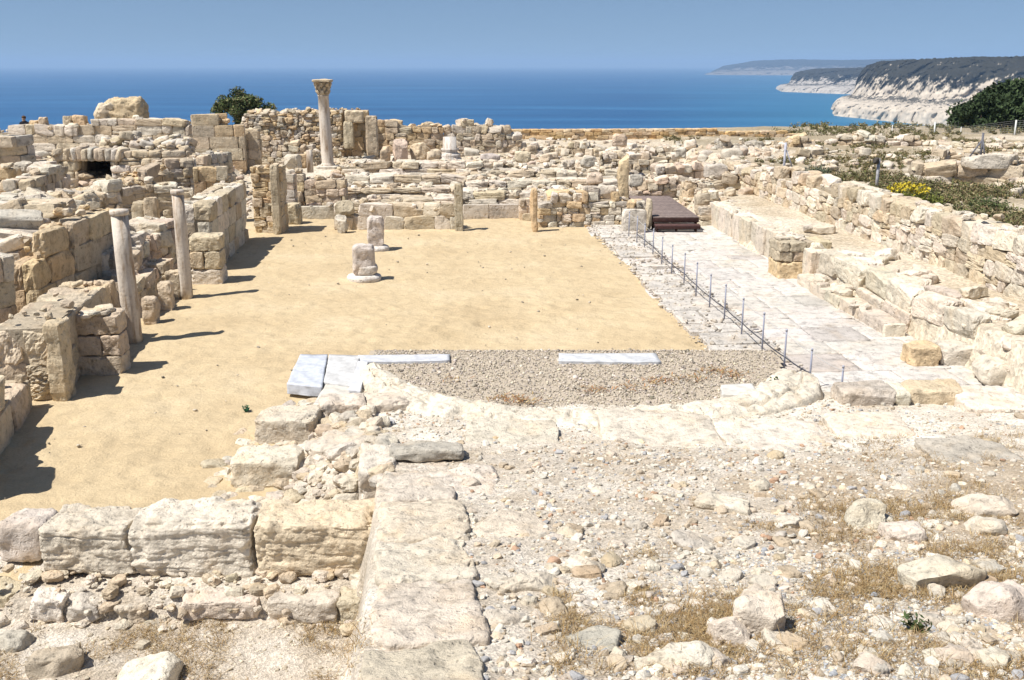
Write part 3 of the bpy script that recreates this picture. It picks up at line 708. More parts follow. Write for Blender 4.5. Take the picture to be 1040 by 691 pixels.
# pebbles: the uncountable rest
mb = MB(); rg = np.random.RandomState(15); M = 34000
y = 4.8+12.6*rg.rand(M)**1.15; x = rg.uniform(-4, 13, M); dens = .5+.5*fbm2(x, y, .55, 61, 3)*1.8
ok = (x > xL(y)+np.where(y < 12.8, .75, .2)) & (rg.rand(M) < np.clip(dens+.15, .12, 1)) & (((x-AC[0])**2+(y-AC[1])**2) > (AR+.9)**2)
x, y = x[ok], y[ok]; z = mound_h(x, y)
for i in range(len(x)):
    s = min(.018*math.exp(rg.normal()*.6)+.006, .12)
    r_ = rg.rand()
    c = np.array((.60, .55, .46)) if r_ < .55 else (np.array((.50, .41, .30)) if r_ < .82 else (np.array((.38, .37, .36)) if r_ < .95 else np.array((.46, .30, .20))))
    c = c*rg.uniform(.75, 1.12)
    put(mb, 'pebble', 2 if s < .05 else 4, (x[i], y[i], z[i]+s*.2), (s*rg.uniform(1.1, 1.9), s*1.15, s*rg.uniform(.6, 1.0)), rg.uniform(0, 6), (rg.uniform(-.4, .4), rg.uniform(-.4, .4)), c, rg)
for i in range(3600):
    px, py = rg.uniform(400, 1060), 446+250*rg.rand()**.8; c = hit(px, py)
    if c[0] < xL(c[1])+.95 or fbm2(np.array([c[0]]), np.array([c[1]]), .7, 62, 2)[0]+rg.uniform(-.4, .4) < -.1: continue
    s = .03*math.exp(rg.normal()*.42); r_ = rg.rand(); cl = tint(rg, 'white' if r_ < .6 else ('warm' if r_ < .85 else 'grey'))
    put(mb, 'boulder', 4, (c[0], c[1], c[2]+s*.12), (s*rg.uniform(1.2, 2), s*1.3, s*.9), rg.uniform(0, 6), (rg.uniform(-.3, .3), rg.uniform(-.3, .3)), cl*1.12, rg)
M2 = 1500
for i in range(M2):
    px, py = rg.uniform(-40, 372), rg.uniform(600, 700); c = hit(px, py); s = .012*math.exp(rg.normal()*.6)+.006
    put(mb, 'pebble', 2, (c[0], c[1], c[2]+s*.2), (s*1.5, s*1.1, s*.8), rg.uniform(0, 6), (0, 0), np.array((.56, .48, .36))*rg.uniform(.7, 1.15), rg)
for i in range(9000):
    px, py = rg.normal(860, 110), rg.uniform(560, 700)
    if px > 1060: continue
    c = hit(px, py); s = .011*math.exp(rg.normal()*.45)+.003; r_ = rg.rand()
    cl = np.array((.40, .41, .42)) if r_ < .35 else (np.array((.62, .58, .50)) if r_ < .75 else np.array((.50, .42, .32)))
    put(mb, 'pebble', 2, (c[0], c[1], c[2]+s*.3), (s*1.6, s*1.2, s*.9), rg.uniform(0, 6), (rg.uniform(-.4, .4), rg.uniform(-.4, .4)), cl*rg.uniform(.65, 1.15), rg)
tag(mb.build('pebbles', M_peb, smooth=False), kind='stuff')

# dry grass
def grass(mb, px0, px1, py0, py1, count, rg, thr=.0, hmin=.03, hmax=.105, cols=((.36, .245, .115), (.28, .18, .08), (.45, .34, .18), (.22, .15, .08)), seed=3):
    tot = 0
    for i in range(count):
        px, py = rg.uniform(px0, px1), rg.uniform(py0, py1); c = hit(px, py)
        if fbm2(np.array([c[0]]), np.array([c[1]]), 1.15, seed, 3)[0] < thr: continue
        for b in range(rg.randint(9, 20)):
            o = np.array((*(c[:2]+rg.normal(0, .06, 2)), c[2]-.01)); h = rg.uniform(hmin, hmax); a = rg.uniform(0, 6.3); ln = rg.uniform(.5, 2.2)
            d = np.array((math.cos(a), math.sin(a), 0)); s = np.array((-d[1], d[0], 0))*rg.uniform(.0014, .0032)
            p1 = o+d*h*ln*.4+np.array((0, 0, h*.55)); p2 = o+d*h*ln+np.array((0, 0, h*rg.uniform(.25, .95)))
            cl = np.array(cols[rg.randint(len(cols))])*rg.uniform(.75, 1.2)
            mb.add([o-s, o+s, p1+s*.8, p1-s*.8, p2+s*.2, p2-s*.2], [(0, 1, 2, 3), (3, 2, 4, 5)], tint=cl)
mb = MB(); rg = np.random.RandomState(16)
grass(mb, 610, 1060, 505, 700, 2300, rg, .05)
grass(mb, 840, 1060, 440, 520, 600, rg, .05)
grass(mb, 560, 700, 575, 640, 160, rg, .05)
grass(mb, 830, 1030, 515, 610, 900, rg, -.12)
grass(mb, 560, 760, 590, 690, 500, rg, .0)
grass(mb, -40, 372, 628, 700, 1000, rg, .0)
grass(mb, 150, 384, 600, 640, 90, rg, .05)
grass(mb, 690, 760, 600, 690, 200, rg, -.5)
for (px, py, nn_) in ((513, 404, 30), (530, 407, 40), (604, 396, 26), (668, 387, 30), (700, 384, 34), (640, 392, 20), (725, 376, 40), (745, 381, 30), (455, 385, 12)):
    g0 = on(px, py, .29)
    for b in range(nn_*3):
        o = np.array((g0[0]+rg.normal(0, .16), g0[1]+rg.normal(0, .12), .28)); a = rg.uniform(0, 6.3); d = np.array((math.cos(a), math.sin(a), .4))*rg.uniform(.03, .09); sd = np.array((-d[1], d[0], 0))*.12
        mb.add([o-sd, o+sd, o+d+sd, o+d-sd], [(0, 1, 2, 3)], tint=np.array((.33, .17, .08) if rg.rand() < .6 else (.40, .29, .14))*rg.uniform(.7, 1.2))
tag(mb.build('dry_grass', M_grass, smooth=False), kind='stuff')
mb = MB()
def sprig(mb, c, h, n, rg, cols, spread=.5, leaf=.05):
    for i in range(n):
        a = rg.uniform(0, 6.3); r = rg.rand()**.5*spread*h; top = np.array((c[0]+r*math.cos(a), c[1]+r*math.sin(a), c[2]+h*rg.uniform(.3, 1)))
        for j in range(7):
            f = (j+1)/7; p = np.asarray(c)*(1-f)+top*f+rg.normal(0, leaf*.3, 3); d = rg.normal(size=3); d /= np.linalg.norm(d); e = np.cross(d, rg.normal(size=3)); e /= np.linalg.norm(e)+1e-9
            l = leaf*rg.uniform(.6, 1.2); cl = np.array(cols[rg.randint(len(cols))])*rg.uniform(.7, 1.25)
            mb.add([p-d*l-e*l*.1, p-e*l*.35, p+d*l, p+e*l*.35], [(0, 1, 2, 3)], tint=cl)
GREEN = ((.07, .10, .035), (.05, .08, .03), (.10, .13, .05)); OLIVE = ((.14, .14, .06), (.18, .16, .08), (.10, .11, .04)); DARK = ((.035, .055, .02), (.05, .075, .028), (.028, .045, .018))
def plant(name, label, c, h, n, cols, seed, spread=.5, leaf=.05, cat='plant'):
    mb = MB(); rg = np.random.RandomState(seed); sprig(mb, c, h, n, rg, cols, spread, leaf)
    return tag(mb.build(name, M_leaf, smooth=False, origin=c), label, cat)
plant('weed', 'tiny green weed on the pebbles at the lower right', hit(930, 642), .16, 26, GREEN, 1, .7, .03)
plant('weed', 'tiny green sprout on the bare sand left of the apse corner', on(250, 418, .03), .12, 12, ((.03, .12, .06),), 3, .6, .03)
c = hit(786, 402); plant('weed', 'small dark upright weed beside the last rope posts', (c[0], c[1], c[2]), .38, 26, DARK, 2, .25, .05)
# ------------------------------------------------------------------ left side of the nave
COL = (.62, .56, .485)
def column(label, px, pyb, pyt, r, seed, lean=(0, 0)):
    c = on(px, pyb, 0.02); top = at(px, pyt, c[1])[2]
    root = empty('column', c, label, 'column')
    mb = MB(); H = top-.02
    lathe(mb, (0, 0, -.05), [(r*.98, 0), (r*1.0, .3), (r*.99, H*.35), (r*.95, H*.7), (r*.90, H-.12+.05)], 40, COL, lean, .012, seed)
    mb.build('shaft', M_col, root)
    mb = MB(); lathe(mb, (lean[0]*H, lean[1]*H, H-.12), [(r*.90, .0), (r*1.02, .02), (r*1.04, .09), (r*.97, .12)], 40, np.array(COL)*1.05, (0, 0), .012, seed+1)
    mb.build('collar', M_col, root); return root
column('nearer of the two smooth marble columns at the left edge of the sand, slightly thicker', 136, 348, 213, .195, 1, (-.012, 0))
column('farther and slimmer of the two marble columns at the left edge of the sand', 190, 303, 193, .165, 2, (-.006, 0))
def PB(label, px, pyb, pyt, wid, dep, seed, pal='warm', name='stone_block', zb=0.0, rz=None, **k):
    c = on(px, pyb, zb); top = at(px, pyt, c[1])[2]
    return B(name, label, (c[0], c[1]+dep/2, zb-.05), (wid, dep, top-zb+.05), NAV if rz is None else rz, pal=pal, seed=seed, **k)
PB('low squat stone post standing just right of the nearer column', 152, 331, 304, .32, .36, 301, 'grey+warm', 'stone_post')
PB('small stone post between the two columns, second back', 168, 317, 288, .32, .34, 302, 'warm', 'stone_post')
PB('low stone block at the foot of the farther column', 177, 305, 276, .42, .4, 303, 'warm', 'stone_post')
def stack(name, label, px, pyb, wid, dep, courses, seed, zb=0, rz=None, cat='pier', cap=None):
    """pier of a few big courses: each course is a part"""
    c = on(px, pyb, zb); root = empty(name, (c[0], c[1]+dep/2, zb), label, cat); root.rotation_euler.z = NAV if rz is None else rz
    z = -.05; rg = np.random.RandomState(seed)
    for i, (h, nb, pl) in enumerate(courses):
        xs_ = np.linspace(-wid/2, wid/2, nb+1)
        if nb > 1: xs_[1:-1] += rg.uniform(-.1, .1, nb-1)*wid
        for a, b in zip(xs_[:-1], xs_[1:]):
            mb = MB(); big(mb, ((a+b)/2, rg.uniform(-.02, .02), z+h/2), (b-a-.004, dep*rg.uniform(.97, 1.02), h*1.005), rg.uniform(-.012, .012), (0, 0), 20, 18, .03, 5, seed*10+i*3+int(a*10), tint(rg, pl), .018, lims=(.9, .98))
            mb.build('course_block', M_mid, root, smooth=False)
        z += h
    if cap:
        mb = MB()
        for i in range(cap): 
            s = rg.uniform(.12, .3); put(mb, 'slab', 5, (rg.uniform(-.4, .4)*wid, rg.uniform(-.35, .35)*dep, z+rg.uniform(0, .06)), (s*1.4, s, .08), rg.uniform(0, 6), (.05, .1), tint(rg, 'white+warm'), rg)
        mb.build('rubble_cap', M_mid, root)
    return root
stack('ashlar_pier', 'square ashlar pier with flakes on top beside the nearer column', 100, 382, .92, .64, [(.45, 1, 'warm'), (.42, 2, 'pink+warm'), (.42, 1, 'pink')], 31, cap=14)
stack('ashlar_pier', 'square ashlar pier with pale foot behind the farther column', 209, 290, .86, .8, [(.50, 1, 'white'), (.5, 2, 'warm'), (.42, 1, 'warm')], 32)
W('ashlar_wall', 'tall pale ashlar wall with shaded face running away behind the farther column', [(213, 209, 29.8), (249, 184, 35.6)], -.05, .95, .55, .95, style='ashlar', pal='warm+white', side=(-1, 0), seed=41, rough=.08, jit=.02, tilt=.015, n=6, topstyle='rubble')
W('rubble_wall', 'low pinkish rubble wall behind the two columns', [(138, 258, 25.2), (152, 236, 27.6), (186, 228, 29.6)], 0, 1.3, .34, .5, pal='white+pink', side=(-1, .3), seed=42, rough=.2)
W('rubble_wall', 'broken low wall of reddish stones between the columns and the piers', [(140, 290, 24.0), (176, 268, 27.2)], 0, .8, .3, .4, pal='pink+warm', side=(-1, .2), seed=43, rough=.15)
for (px, pb, pt, sd_, lb) in ((141, 232, 205, 51, 'left of two upright stones standing behind the rubble wall at left'), (153, 228, 201, 52, 'right of two upright stones standing behind the rubble wall at left')):
    Y_ = 33; a = at(px, pt, Y_); B('upright_stone', lb, (a[0], Y_, .1), (.42, .4, a[2]-.1), NAV, pal='warm+grey', seed=sd_, cat='stone block')
W('ashlar_wall', 'thick wall of huge ashlars with brown shaded face at far left of the nearer column', [(34, 262, 21.6), (75, 238, 23.8), (78, 212, 24.0), (116, 205, 26.3)], .1, .6, .62, 1.1, style='ashlar', pal='warm+ochre', side=(-1, .2), seed=44, rough=.08, jit=.03, tilt=.02, n=7, topstyle='rubble')
W('rubble_wall', 'broad rubble core heaped behind the thick ashlar wall at left', [(22, 250, 22.6), (52, 226, 25.0), (84, 203, 27.0), (112, 203, 28.2)], .3, 2.2, .3, .42, pal='warm+white+grey', side=(-1, .3), seed=45, rough=.25, tilt=.2, jit=.12)
W('ruined_wall', 'lumpy broken wall with rounded top beside the flake topped ashlar pier', [(54, 320, 17.8), (80, 298, 19.6), (118, 277, 22.2)], 0, 1.15, .64, 1.25, style='rubble', pal='warm', side=(-1, .25), seed=46, rough=.10, n=16, jit=.04, tilt=.04, crumbs=.3)
PB('tall pointed slab standing in front of the lumpy wall beside the pier', 60, 409, 330, .32, .5, 53, 'warm', 'upright_stone', k=14, amp=.06, chops=8, lims=(.84, .97))
PB('white rounded block on the low broken footing beside the pier', 45, 405, 345, .42, .45, 55, 'white', 'stone_block', k=4)
W('low_wall', 'low thick wall at the left edge nearest the camera, throwing shade on the sand', [(-34, 420, 13.2), (-12, 403, 14.8), (30, 381, 17.4)], -.05, 1.0, .55, 1.1, style='ashlar', pal='warm', side=(-1, .2), seed=47, rough=.08, n=12, jit=.02, tilt=.015, topstyle='slab')
for (px, pyb, pyt, wpx, sd_, lb) in ((382, 257, 220, 17, 61, 'farther of two whitish stumps standing alone on the sand'), (370, 287, 249, 22, 62, 'nearer of two whitish stumps standing alone on the sand, with a wide round foot')):
    c = on(px, pyb-3, .02); root = empty('column_stump', c, lb, 'column stump'); D = math.hypot(c[1], 6); s_ = wpx/F*D; tp = at(px, pyt, c[1])[2]
    mb = MB(); lathe(mb, (0, 0, 0), [(s_*.78, -.06), (s_*.80, .08), (s_*.74, .13), (s_*.62, .16)], 32, (.66, .61, .55), (0, 0), .03, sd_); mb.build('foot', M_mid, root)
    mb = MB(); big(mb, (0, 0, .14+(tp-.14)/2), (s_, s_*.85, tp-.12), .2, (0, .03), 18, 6, .05, 3, sd_, (.60, .53, .47), .02); big(mb, (s_*.1, 0, .3), (s_*1.02, s_*.9, .3), .1, (0, 0), 12, 4, .04, 2, sd_+5, (.62, .56, .49), .02) if sd_ == 62 else None
    mb.build('stump', M_mid, root)
# further left, walls one behind another
W('rubble_wall', 'leaning ruined wall on the far left with deep shadow on its right side', [(-40, 262, 25), (0, 228, 28), (48, 196, 33)], .2, 1.2, .42, .7, pal='warm+grey', side=(-1, .2), seed=48, rough=.2, n=5)
W('ashlar_wall', 'short thick wall of big blocks at the left edge behind the lumpy wall', [(-40, 285, 19.5), (14, 268, 20.6)], .1, .8, .55, .9, style='ashlar', pal='warm+grey', side=(0, 1), seed=49, rough=.1, n=7)
W('rubble_wall', 'heap like rubble wall between the vaulted ruin and the thick ashlar wall', [(40, 212, 33), (75, 198, 34), (125, 190, 35)], .5, 1.4, .34, .5, pal='warm+white', side=(0, 1), seed=50, rough=.3, tilt=.2, jit=.15)
W('ashlar_wall', 'stub of wall in coursed blocks at the left edge below the skyline', [(-40, 146, 41), (0, 143, 41), (34, 138, 42)], .8, .8, .42, 1.0, style='ashlar', pal='grey+warm', seed=51, rough=.1, n=5)
W('rubble_wall', 'tan stump of wall at the left edge left of the vaulted ruin', [(-30, 172, 36), (10, 168, 36)], .6, .8, .4, .6, pal='warm+ochre', seed=52)
W('rubble_wall', 'low rubble wall climbing to the vaulted ruin from the left', [(4, 190, 34), (40, 168, 37.5), (70, 168, 39)], .5, .9, .32, .5, pal='warm+white', seed=53, rough=.2)
W('ruined_wall', 'dark sided cross wall below and right of the vaulted opening', [(116, 180, 37.4), (150, 178, 37.4)], .4, 3.0, .36, .6, pal='warm+ochre', seed=54, rough=.12)
W('ruined_wall', 'tan wall with shaded reveal in the middle of the left ruins', [(152, 172, 40.5), (166, 166, 41)], .6, .8, .4, .6, pal='warm', seed=55, rough=.1)
W('ashlar_wall', 'low wall of orange tinged ashlars in the left ruins', [(196, 176, 39), (231, 175, 39.3)], .7, .7, .5, .8, style='ashlar', pal='ochre+warm', seed=56, rough=.06, n=5)
W('rubble_wall', 'rubble wall with fluted broken top right of the vaulted ruin', [(206, 160, 44), (236, 153, 46)], .9, .9, .35, .45, pal='grey+warm', side=(-1, .5), seed=57, rough=.15)
W('ruined_wall', 'dark weathered block wall just below the skyline wall at left', [(176, 150, 46), (194, 145, 46.5)], 1.0, 1.0, .5, .8, style='ashlar', pal='grey', seed=58, rough=.1, n=5)
W('rubble_wall', 'rubble wall between the vaulted ruin and the low orange tinged ashlars', [(160, 172, 40), (200, 168, 40.6)], .7, .8, .33, .5, pal='warm+white', seed=59, rough=.2)
W('rubble_wall', 'stony bank of loose courses behind the upright stones at left', [(118, 196, 35.5), (150, 186, 36.5), (196, 190, 37)], .4, 1.0, .33, .5, pal='white+warm', seed=60, rough=.25)
# vaulted ruin
vr = empty('vaulted_ruin', at(95, 180, 42.5), 'low vaulted ruin with a black square opening under a row of upright arch stones', 'ruin')
def part(mbx, name, mt=M_far): 
    o = mbx.build(name, mt); o.parent = vr; o.matrix_parent_inverse.translation = [-float(q) for q in vr.location]; return o
L_, Rr = at(79, 164, 42.5), at(112, 164, 42.5); zs = at(95, 181, 42.5)[2]; zt = L_[2]
mb = MB(); wall_into(mb, [(at(38, 170, 42.5)[0], 42.5, zt-.1), (at(58, 155, 42.5)[0], 42.5, zt+.35), (L_[0], 42.5, zt+.3)], .6, .9, .36, .6, 'rubble', 'warm', (0, 1), 61, .15, 4); part(mb, 'left_wall')
mb = MB(); wall_into(mb, [(Rr[0], 42.5, zt+.4), (at(150, 155, 42.5)[0], 42.5, zt+.45), (at(192, 152, 43)[0], 43, zt+.5)], .6, .9, .34, .6, 'rubble', 'warm+white', (0, 1), 62, .18, 4); part(mb, 'right_wall')
mb = MB(); wall_into(mb, [(L_[0]-.02, 42.5, zs), (Rr[0]+.02, 42.5, zs)], .5, .9, .3, .6, 'ashlar', 'warm', (0, 1), 63, .02, 4); part(mb, 'sill_wall')
mb = MB(); rg = np.random.RandomState(64); nx = 10
for i in range(nx):
    f = (i+.5)/nx; x = L_[0]-.5+(Rr[0]-L_[0]+1.0)*f; hh = .46+.16*rg.rand()
    put(mb, 'rubble', 5, (x, 42.9, zt+hh/2+.0), ((Rr[0]-L_[0]+1.0)/nx*.98, 1.0, hh), rg.uniform(-.1, .1), (0, (f-.5)*.3+rg.uniform(-.08, .08)), tint(rg, 'warm+grey'), rg)
part(mb, 'arch_stones')
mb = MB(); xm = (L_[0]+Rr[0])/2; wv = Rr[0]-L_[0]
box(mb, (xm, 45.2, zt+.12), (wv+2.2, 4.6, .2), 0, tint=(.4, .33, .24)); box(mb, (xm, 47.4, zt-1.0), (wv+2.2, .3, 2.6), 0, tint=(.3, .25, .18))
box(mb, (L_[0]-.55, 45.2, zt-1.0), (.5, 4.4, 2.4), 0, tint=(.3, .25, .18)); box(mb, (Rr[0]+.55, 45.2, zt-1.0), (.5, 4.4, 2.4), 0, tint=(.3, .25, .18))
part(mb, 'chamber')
mb = MB(); wall_into(mb, [(at(100, 150, 46)[0], 46, zt+.5), (at(190, 148, 46)[0], 46, zt+.5)], zt-.5, 1.4, .3, .5, 'rubble', 'warm+white+grey', (0, 1), 65, .3, 4, .2, .25); part(mb, 'rubble_top')

# skyline on the left
W('skyline_wall', 'long weathered wall along the skyline at the far left with the sea behind', [(-60, 134, 52), (0, 132, 52), (30, 129, 52), (66, 130, 52), (70, 126, 52), (120, 124, 52), (152, 124, 52), (192, 126, 52)], 1.1, 1.0, .38, .8, style='rubble', pal='warm+white', seed=71, rough=.12)
W('ashlar_wall', 'golden ashlar wall with clean joints below the round bush', [(194, 123, 50.2), (247, 122, 50.6)], .9, .7, .55, 1.15, style='ashlar', pal='ochre+warm', seed=72, rough=.05, n=5, jit=.01, tilt=.01)
W('ashlar_wall', 'golden ashlar wall continuing right of the clean jointed one, with rubble above', [(240, 133, 51.4), (262, 131, 51.4)], .9, .7, .5, 1.0, style='ashlar', pal='ochre+warm', seed=73, rough=.05, n=5, jit=.01, tilt=.01)
for i, (px, pt, wd_, lb) in enumerate(((35, 122.5, .45, 'left of two small upright stones on the skyline wall, the lower one'), (43.5, 119, .4, 'right of two small upright stones on the skyline wall, the taller one'), (69, 118, .42, 'upright block on the skyline wall left of the large broken chunk'), (81, 117, .62, 'rounded boulder on the skyline wall beside the large broken chunk'))):
    a = at(px, pt, 52.5); B('skyline_stone', lb, (a[0], 52.5, 2.9), (wd_, .45, a[2]-2.9), seed=80+i, pal='warm+ochre')
# large broken vault fragment
mb = MB(); a0_, a1_ = at(94.5, 124, 53), at(145.5, 124, 53); ztp = at(120, 100, 53)[2]; rg = np.random.RandomState(90); x0, x1 = a0_[0], a1_[0]; zb_ = 2.9
big(mb, ((x0*.42+x1*.58), 53.6, (zb_+ztp)/2), ((x1-x0)*.84, 1.7, ztp-zb_), .1, (0, 0), 26, 3.6, .22, 5, 91, (.52, .41, .26), .05)
big(mb, (x0+.55, 53.3, zb_+.55), (1.0, 1.3, 1.15), .3, (0, .2), 18, 3.4, .16, 5, 92, (.58, .49, .36), .05)
big(mb, (x0+.85, 53.4, zb_+1.02), (.95, 1.2, .4), .2, (0, -.25), 16, 4.5, .1, 5, 93, (.58, .49, .36), .04)
tag(mb.build('vault_fragment', M_far, origin=((x0+x1)/2, 53, zb_)), 'large rounded chunk of fallen vault rising highest on the left skyline', 'ruin')

# ------------------------------------------------------------------ back of the nave
rp = W('rubble_pier', 'rubble pier with an ashlar edge at the back left corner of the sand', [(254, 172, 37), (284, 167, 37)], -.05, 1.0, .3, .4, pal='warm+ochre', seed=101, rough=.1, n=5)
def post(name, label, px, pyb, pyt, wpx, dep, seed, pal, Y=None, zb=0.0, **k):
    if Y is None: c = on(px, pyb, zb)
    else: c = at(px, pyb, Y); 
    D = math.hypot(c[1], CAM_Z-c[2]); top = at(px, pyt, c[1])[2]
    return B(name, label, (c[0], c[1]+dep/2, c[2]-.06), (wpx/F*D, dep, top-c[2]+.06), NAV, pal=pal, seed=seed, n=14, cat=k.pop('cat', 'stone pillar'), **k)
post('pillar', 'dressed pillar forming the right edge of the back left rubble pier', 281, 239, 168, 8, .5, 111, 'warm', k=12, amp=.02)
post('capital_block', 'squared stone like a capital lying right of the back left pier', 295, 228, 208, 19, .6, 112, 'warm', zb=.05)
W('panel_wall', 'low smooth grey slab wall left of the central back wall', [(304, 207, 40.5), (340, 207, 40.5)], .0, .3, .5, 1.6, style='ashlar', pal='grey', seed=102, rough=.02, n=5, jit=.01, tilt=.005)
W('brick_pier', 'small coursed pier of squared blocks behind the back left pier', [(283, 176, 41.5), (298, 176, 41.5)], .1, .6, .33, .7, style='ashlar', pal='grey+pink', seed=103, rough=.03, n=5)
W('rubble_wall', 'dark upright rubble stump between the coursed pier and the tall column', [(299, 174, 42.5), (308, 178, 42.5)], .1, .5, .4, .6, pal='warm+ochre', seed=104, n=5)
W('rubble_wall', 'low rubble wall in front of the tall column', [(308, 182, 42.5), (350, 181, 42.5)], .1, .8, .32, .55, pal='pink+warm', seed=105, rough=.12)
W('central_wall', 'low back wall of large rough blocks closing the sand, left of the gap', [(338, 212, 37.7), (360, 214, 37.7), (430, 213, 37.9), (466, 216, 37.9)], -.05, .7, .42, .75, pal='white+warm', seed=106, rough=.1, n=5)
W('threshold', 'thin white threshold stones across the back left opening', [(286, 236, 37.6), (340, 236, 37.7)], -.06, .3, .14, .35, pal='white', seed=107, rough=.02, cat='threshold', n=5)
W('threshold', 'thin white threshold stones across the central back opening', [(468, 236, 37.9), (542, 236, 38)], -.06, .3, .14, .4, pal='white', seed=108, rough=.02, cat='threshold', n=5)
post('capital_block', 'bowl shaped capital on the left end of the low central back wall', 349, 219, 205, 19, .6, 113, 'warm+pink', Y=37.6, k=4)
post('pillar', 'smooth round stump below the bowl shaped capital', 346, 238, 219, 13, .45, 114, 'white', k=4)
post('pillar', 'slender pillar with dark stain at the left side of the central opening', 466, 236, 187, 9, .35, 115, 'warm+pink', k=10, amp=.03)
post('pillar', 'leaning orange streaked pillar at the right side of the central opening', 542, 237, 191, 8, .35, 116, 'ochre', k=5, amp=.05)
W('panel_wall', 'low wall of two large grey slabs standing at the back of the central opening', [(470, 206, 40.4), (529, 205, 40.6)], .0, .3, .55, 1.15, style='ashlar', pal='grey', seed=131, rough=.02, n=5, jit=.01, tilt=.005, crumbs=.2)
W('rubble_wall', 'small pinkish coursed pier right of the grey floor panels', [(527, 203, 40), (541, 200, 40)], 0, .6, .3, .5, pal='pink+warm', seed=109, n=5)
W('back_wall', 'rubble back wall with grassy gaps between the orange pillar and the grey slab', [(547, 205, 38.2), (572, 196, 38.4), (590, 197, 38.4), (634, 204, 38.4), (656, 206, 38.4)], -.05, .9, .26, .36, pal='white+grey+ochre', seed=110, rough=.12, n=5, tilt=.12, jit=.08)
a = at(576, 206, 38.6); B('long_block', 'long golden block topping the rubble back wall', (a[0], 38.9, a[2]), (1.55, .7, .45), NAV, pal='ochre', seed=117)
a = at(601, 206, 38.8); B('stone_block', 'upright grey block beside the long golden block', (a[0], 39, a[2]), (.6, .6, .6), NAV, pal='grey', seed=118)
a = at(616, 205, 38.9); B('stone_block', 'pale rough block left of the tall rough pillar', (a[0], 39.1, a[2]), (.8, .6, .62), NAV, pal='white', seed=119, k=5)
post('pillar', 'tall rough broken pillar above the rubble back wall', 633, 206, 155, 12, .45, 120, 'warm+ochre', Y=39.8, k=5, amp=.09, chops=6)
post('upright_slab', 'upright pale grey slab at the start of the rope posts', 644, 238, 213, 25, .3, 121, 'grey', k=9, amp=.02)
post('pillar', 'pair of narrow dark sided stones left of the wooden ramp', 658, 236, 203, 8, .4, 122, 'warm', k=6)

# wooden ramp
wr = empty('wooden_ramp', on(685, 236, 0.05), 'dark wooden walkway with two black steps rising from the paved aisle', 'walkway')
def pt(mbx, name, mt): o = mbx.build(name, mt); o.parent = wr; o.matrix_parent_inverse.translation = [-float(q) for q in wr.location]; return o
cl, cr = on(664, 236, .05), on(711, 236, .05); wd_ = cr[0]-cl[0]; xm = (cl[0]+cr[0])/2; y0 = cl[1]; dz = at(685, 221, y0+.35)[2]
mb = MB(); npl = 26; bk = at(680, 199, y0+5.5); rise = bk[2]-dz
for i in range(npl):
    f = i/npl; box(mb, (xm-.42*f*.9, y0+.35+5.0*(f+.5/npl), dz+rise*f), (wd_, 5.0/npl-.015, .04), NAV*0, (math.atan2(rise, 5.0), 0), .004, np.array((.225, .175, .155))*random.Random(i).uniform(.85, 1.12))
pt(mb, 'deck', M_wood)
mb = MB()
for sgn in (-1, 1): 
    p0 = np.array((xm+sgn*(wd_/2-.05), y0+.4, dz-.12)); p1 = np.array((xm-.38+sgn*(wd_/2-.05), y0+5.3, dz+rise-.12)); tube(mb, [p0, p1], .07, 8, (.05, .025, .02))
    tube(mb, [p0+(0, .3, 0), (p0[0], p0[1]+.3, -.1)], .05, 8, (.05, .025, .02))
pt(mb, 'beam', M_wood)
mb = MB(); box(mb, (xm, y0+.38, dz-.10), (wd_, .05, .17), 0, (0, 0), .01, (.06, .03, .025)); pt(mb, 'front_board', M_wood)
mb = MB(); box(mb, (xm+.03, y0+.16, dz*.52), (wd_*.98, .34, .06), 0, (0, 0), .01, (.11, .06, .055)); box(mb, (xm+.03, y0+.02, dz*.52-.07), (wd_*.98, .04, .1), 0, (0, 0), .01, (.07, .035, .03)); pt(mb, 'step', M_wood)
mb = MB()
for s_ in (-.42, 0, .42): box(mb, (xm+s_*wd_, y0+.2, dz*.26), (.06, .3, dz*.5), 0, (0, 0), .01, (.05, .025, .02))
pt(mb, 'support', M_wood)

# terraces behind the nave: long low steps
rg = np.random.RandomState(150)
steps = [('long low step of pale slabs, lowest of the terraces behind the central wall', (352, 470), 205, 41.2), ('long low step of pale slabs behind the central opening', (468, 640), 197, 42.4), ('whitish terrace edge with a dark joint line left of the slender pillar', (346, 470), 193, 43.8),
         ('terrace step of broad white slabs in front of the rubble middle', (470, 632), 186, 45), ('terrace step with a long cracked slab right of the tall column foot', (350, 500), 181, 46.5), ('upper terrace step below the broken column pieces', (470, 640), 176, 47.8), ('highest terrace step beside the tall column', (345, 560), 168.5, 50)]
for i, (lb, (xa, xb), py, Yd) in enumerate(steps):
    z = at(500, py, Yd)[2]
    W('terrace_step', lb, [tuple(at(xa, py, Yd)[:2])+(z,), tuple(at((xa+xb)/2, py, Yd)[:2])+(z+.03,), tuple(at(xb, py, Yd+.3)[:2])+(z,)], z-.5, 1.6, .27, .85, cat='terrace step', world=True, style='rubble', pal='white+warm+white', seed=160+i, rough=.12, n=6, jit=.12, tilt=.045, crumbs=.7)

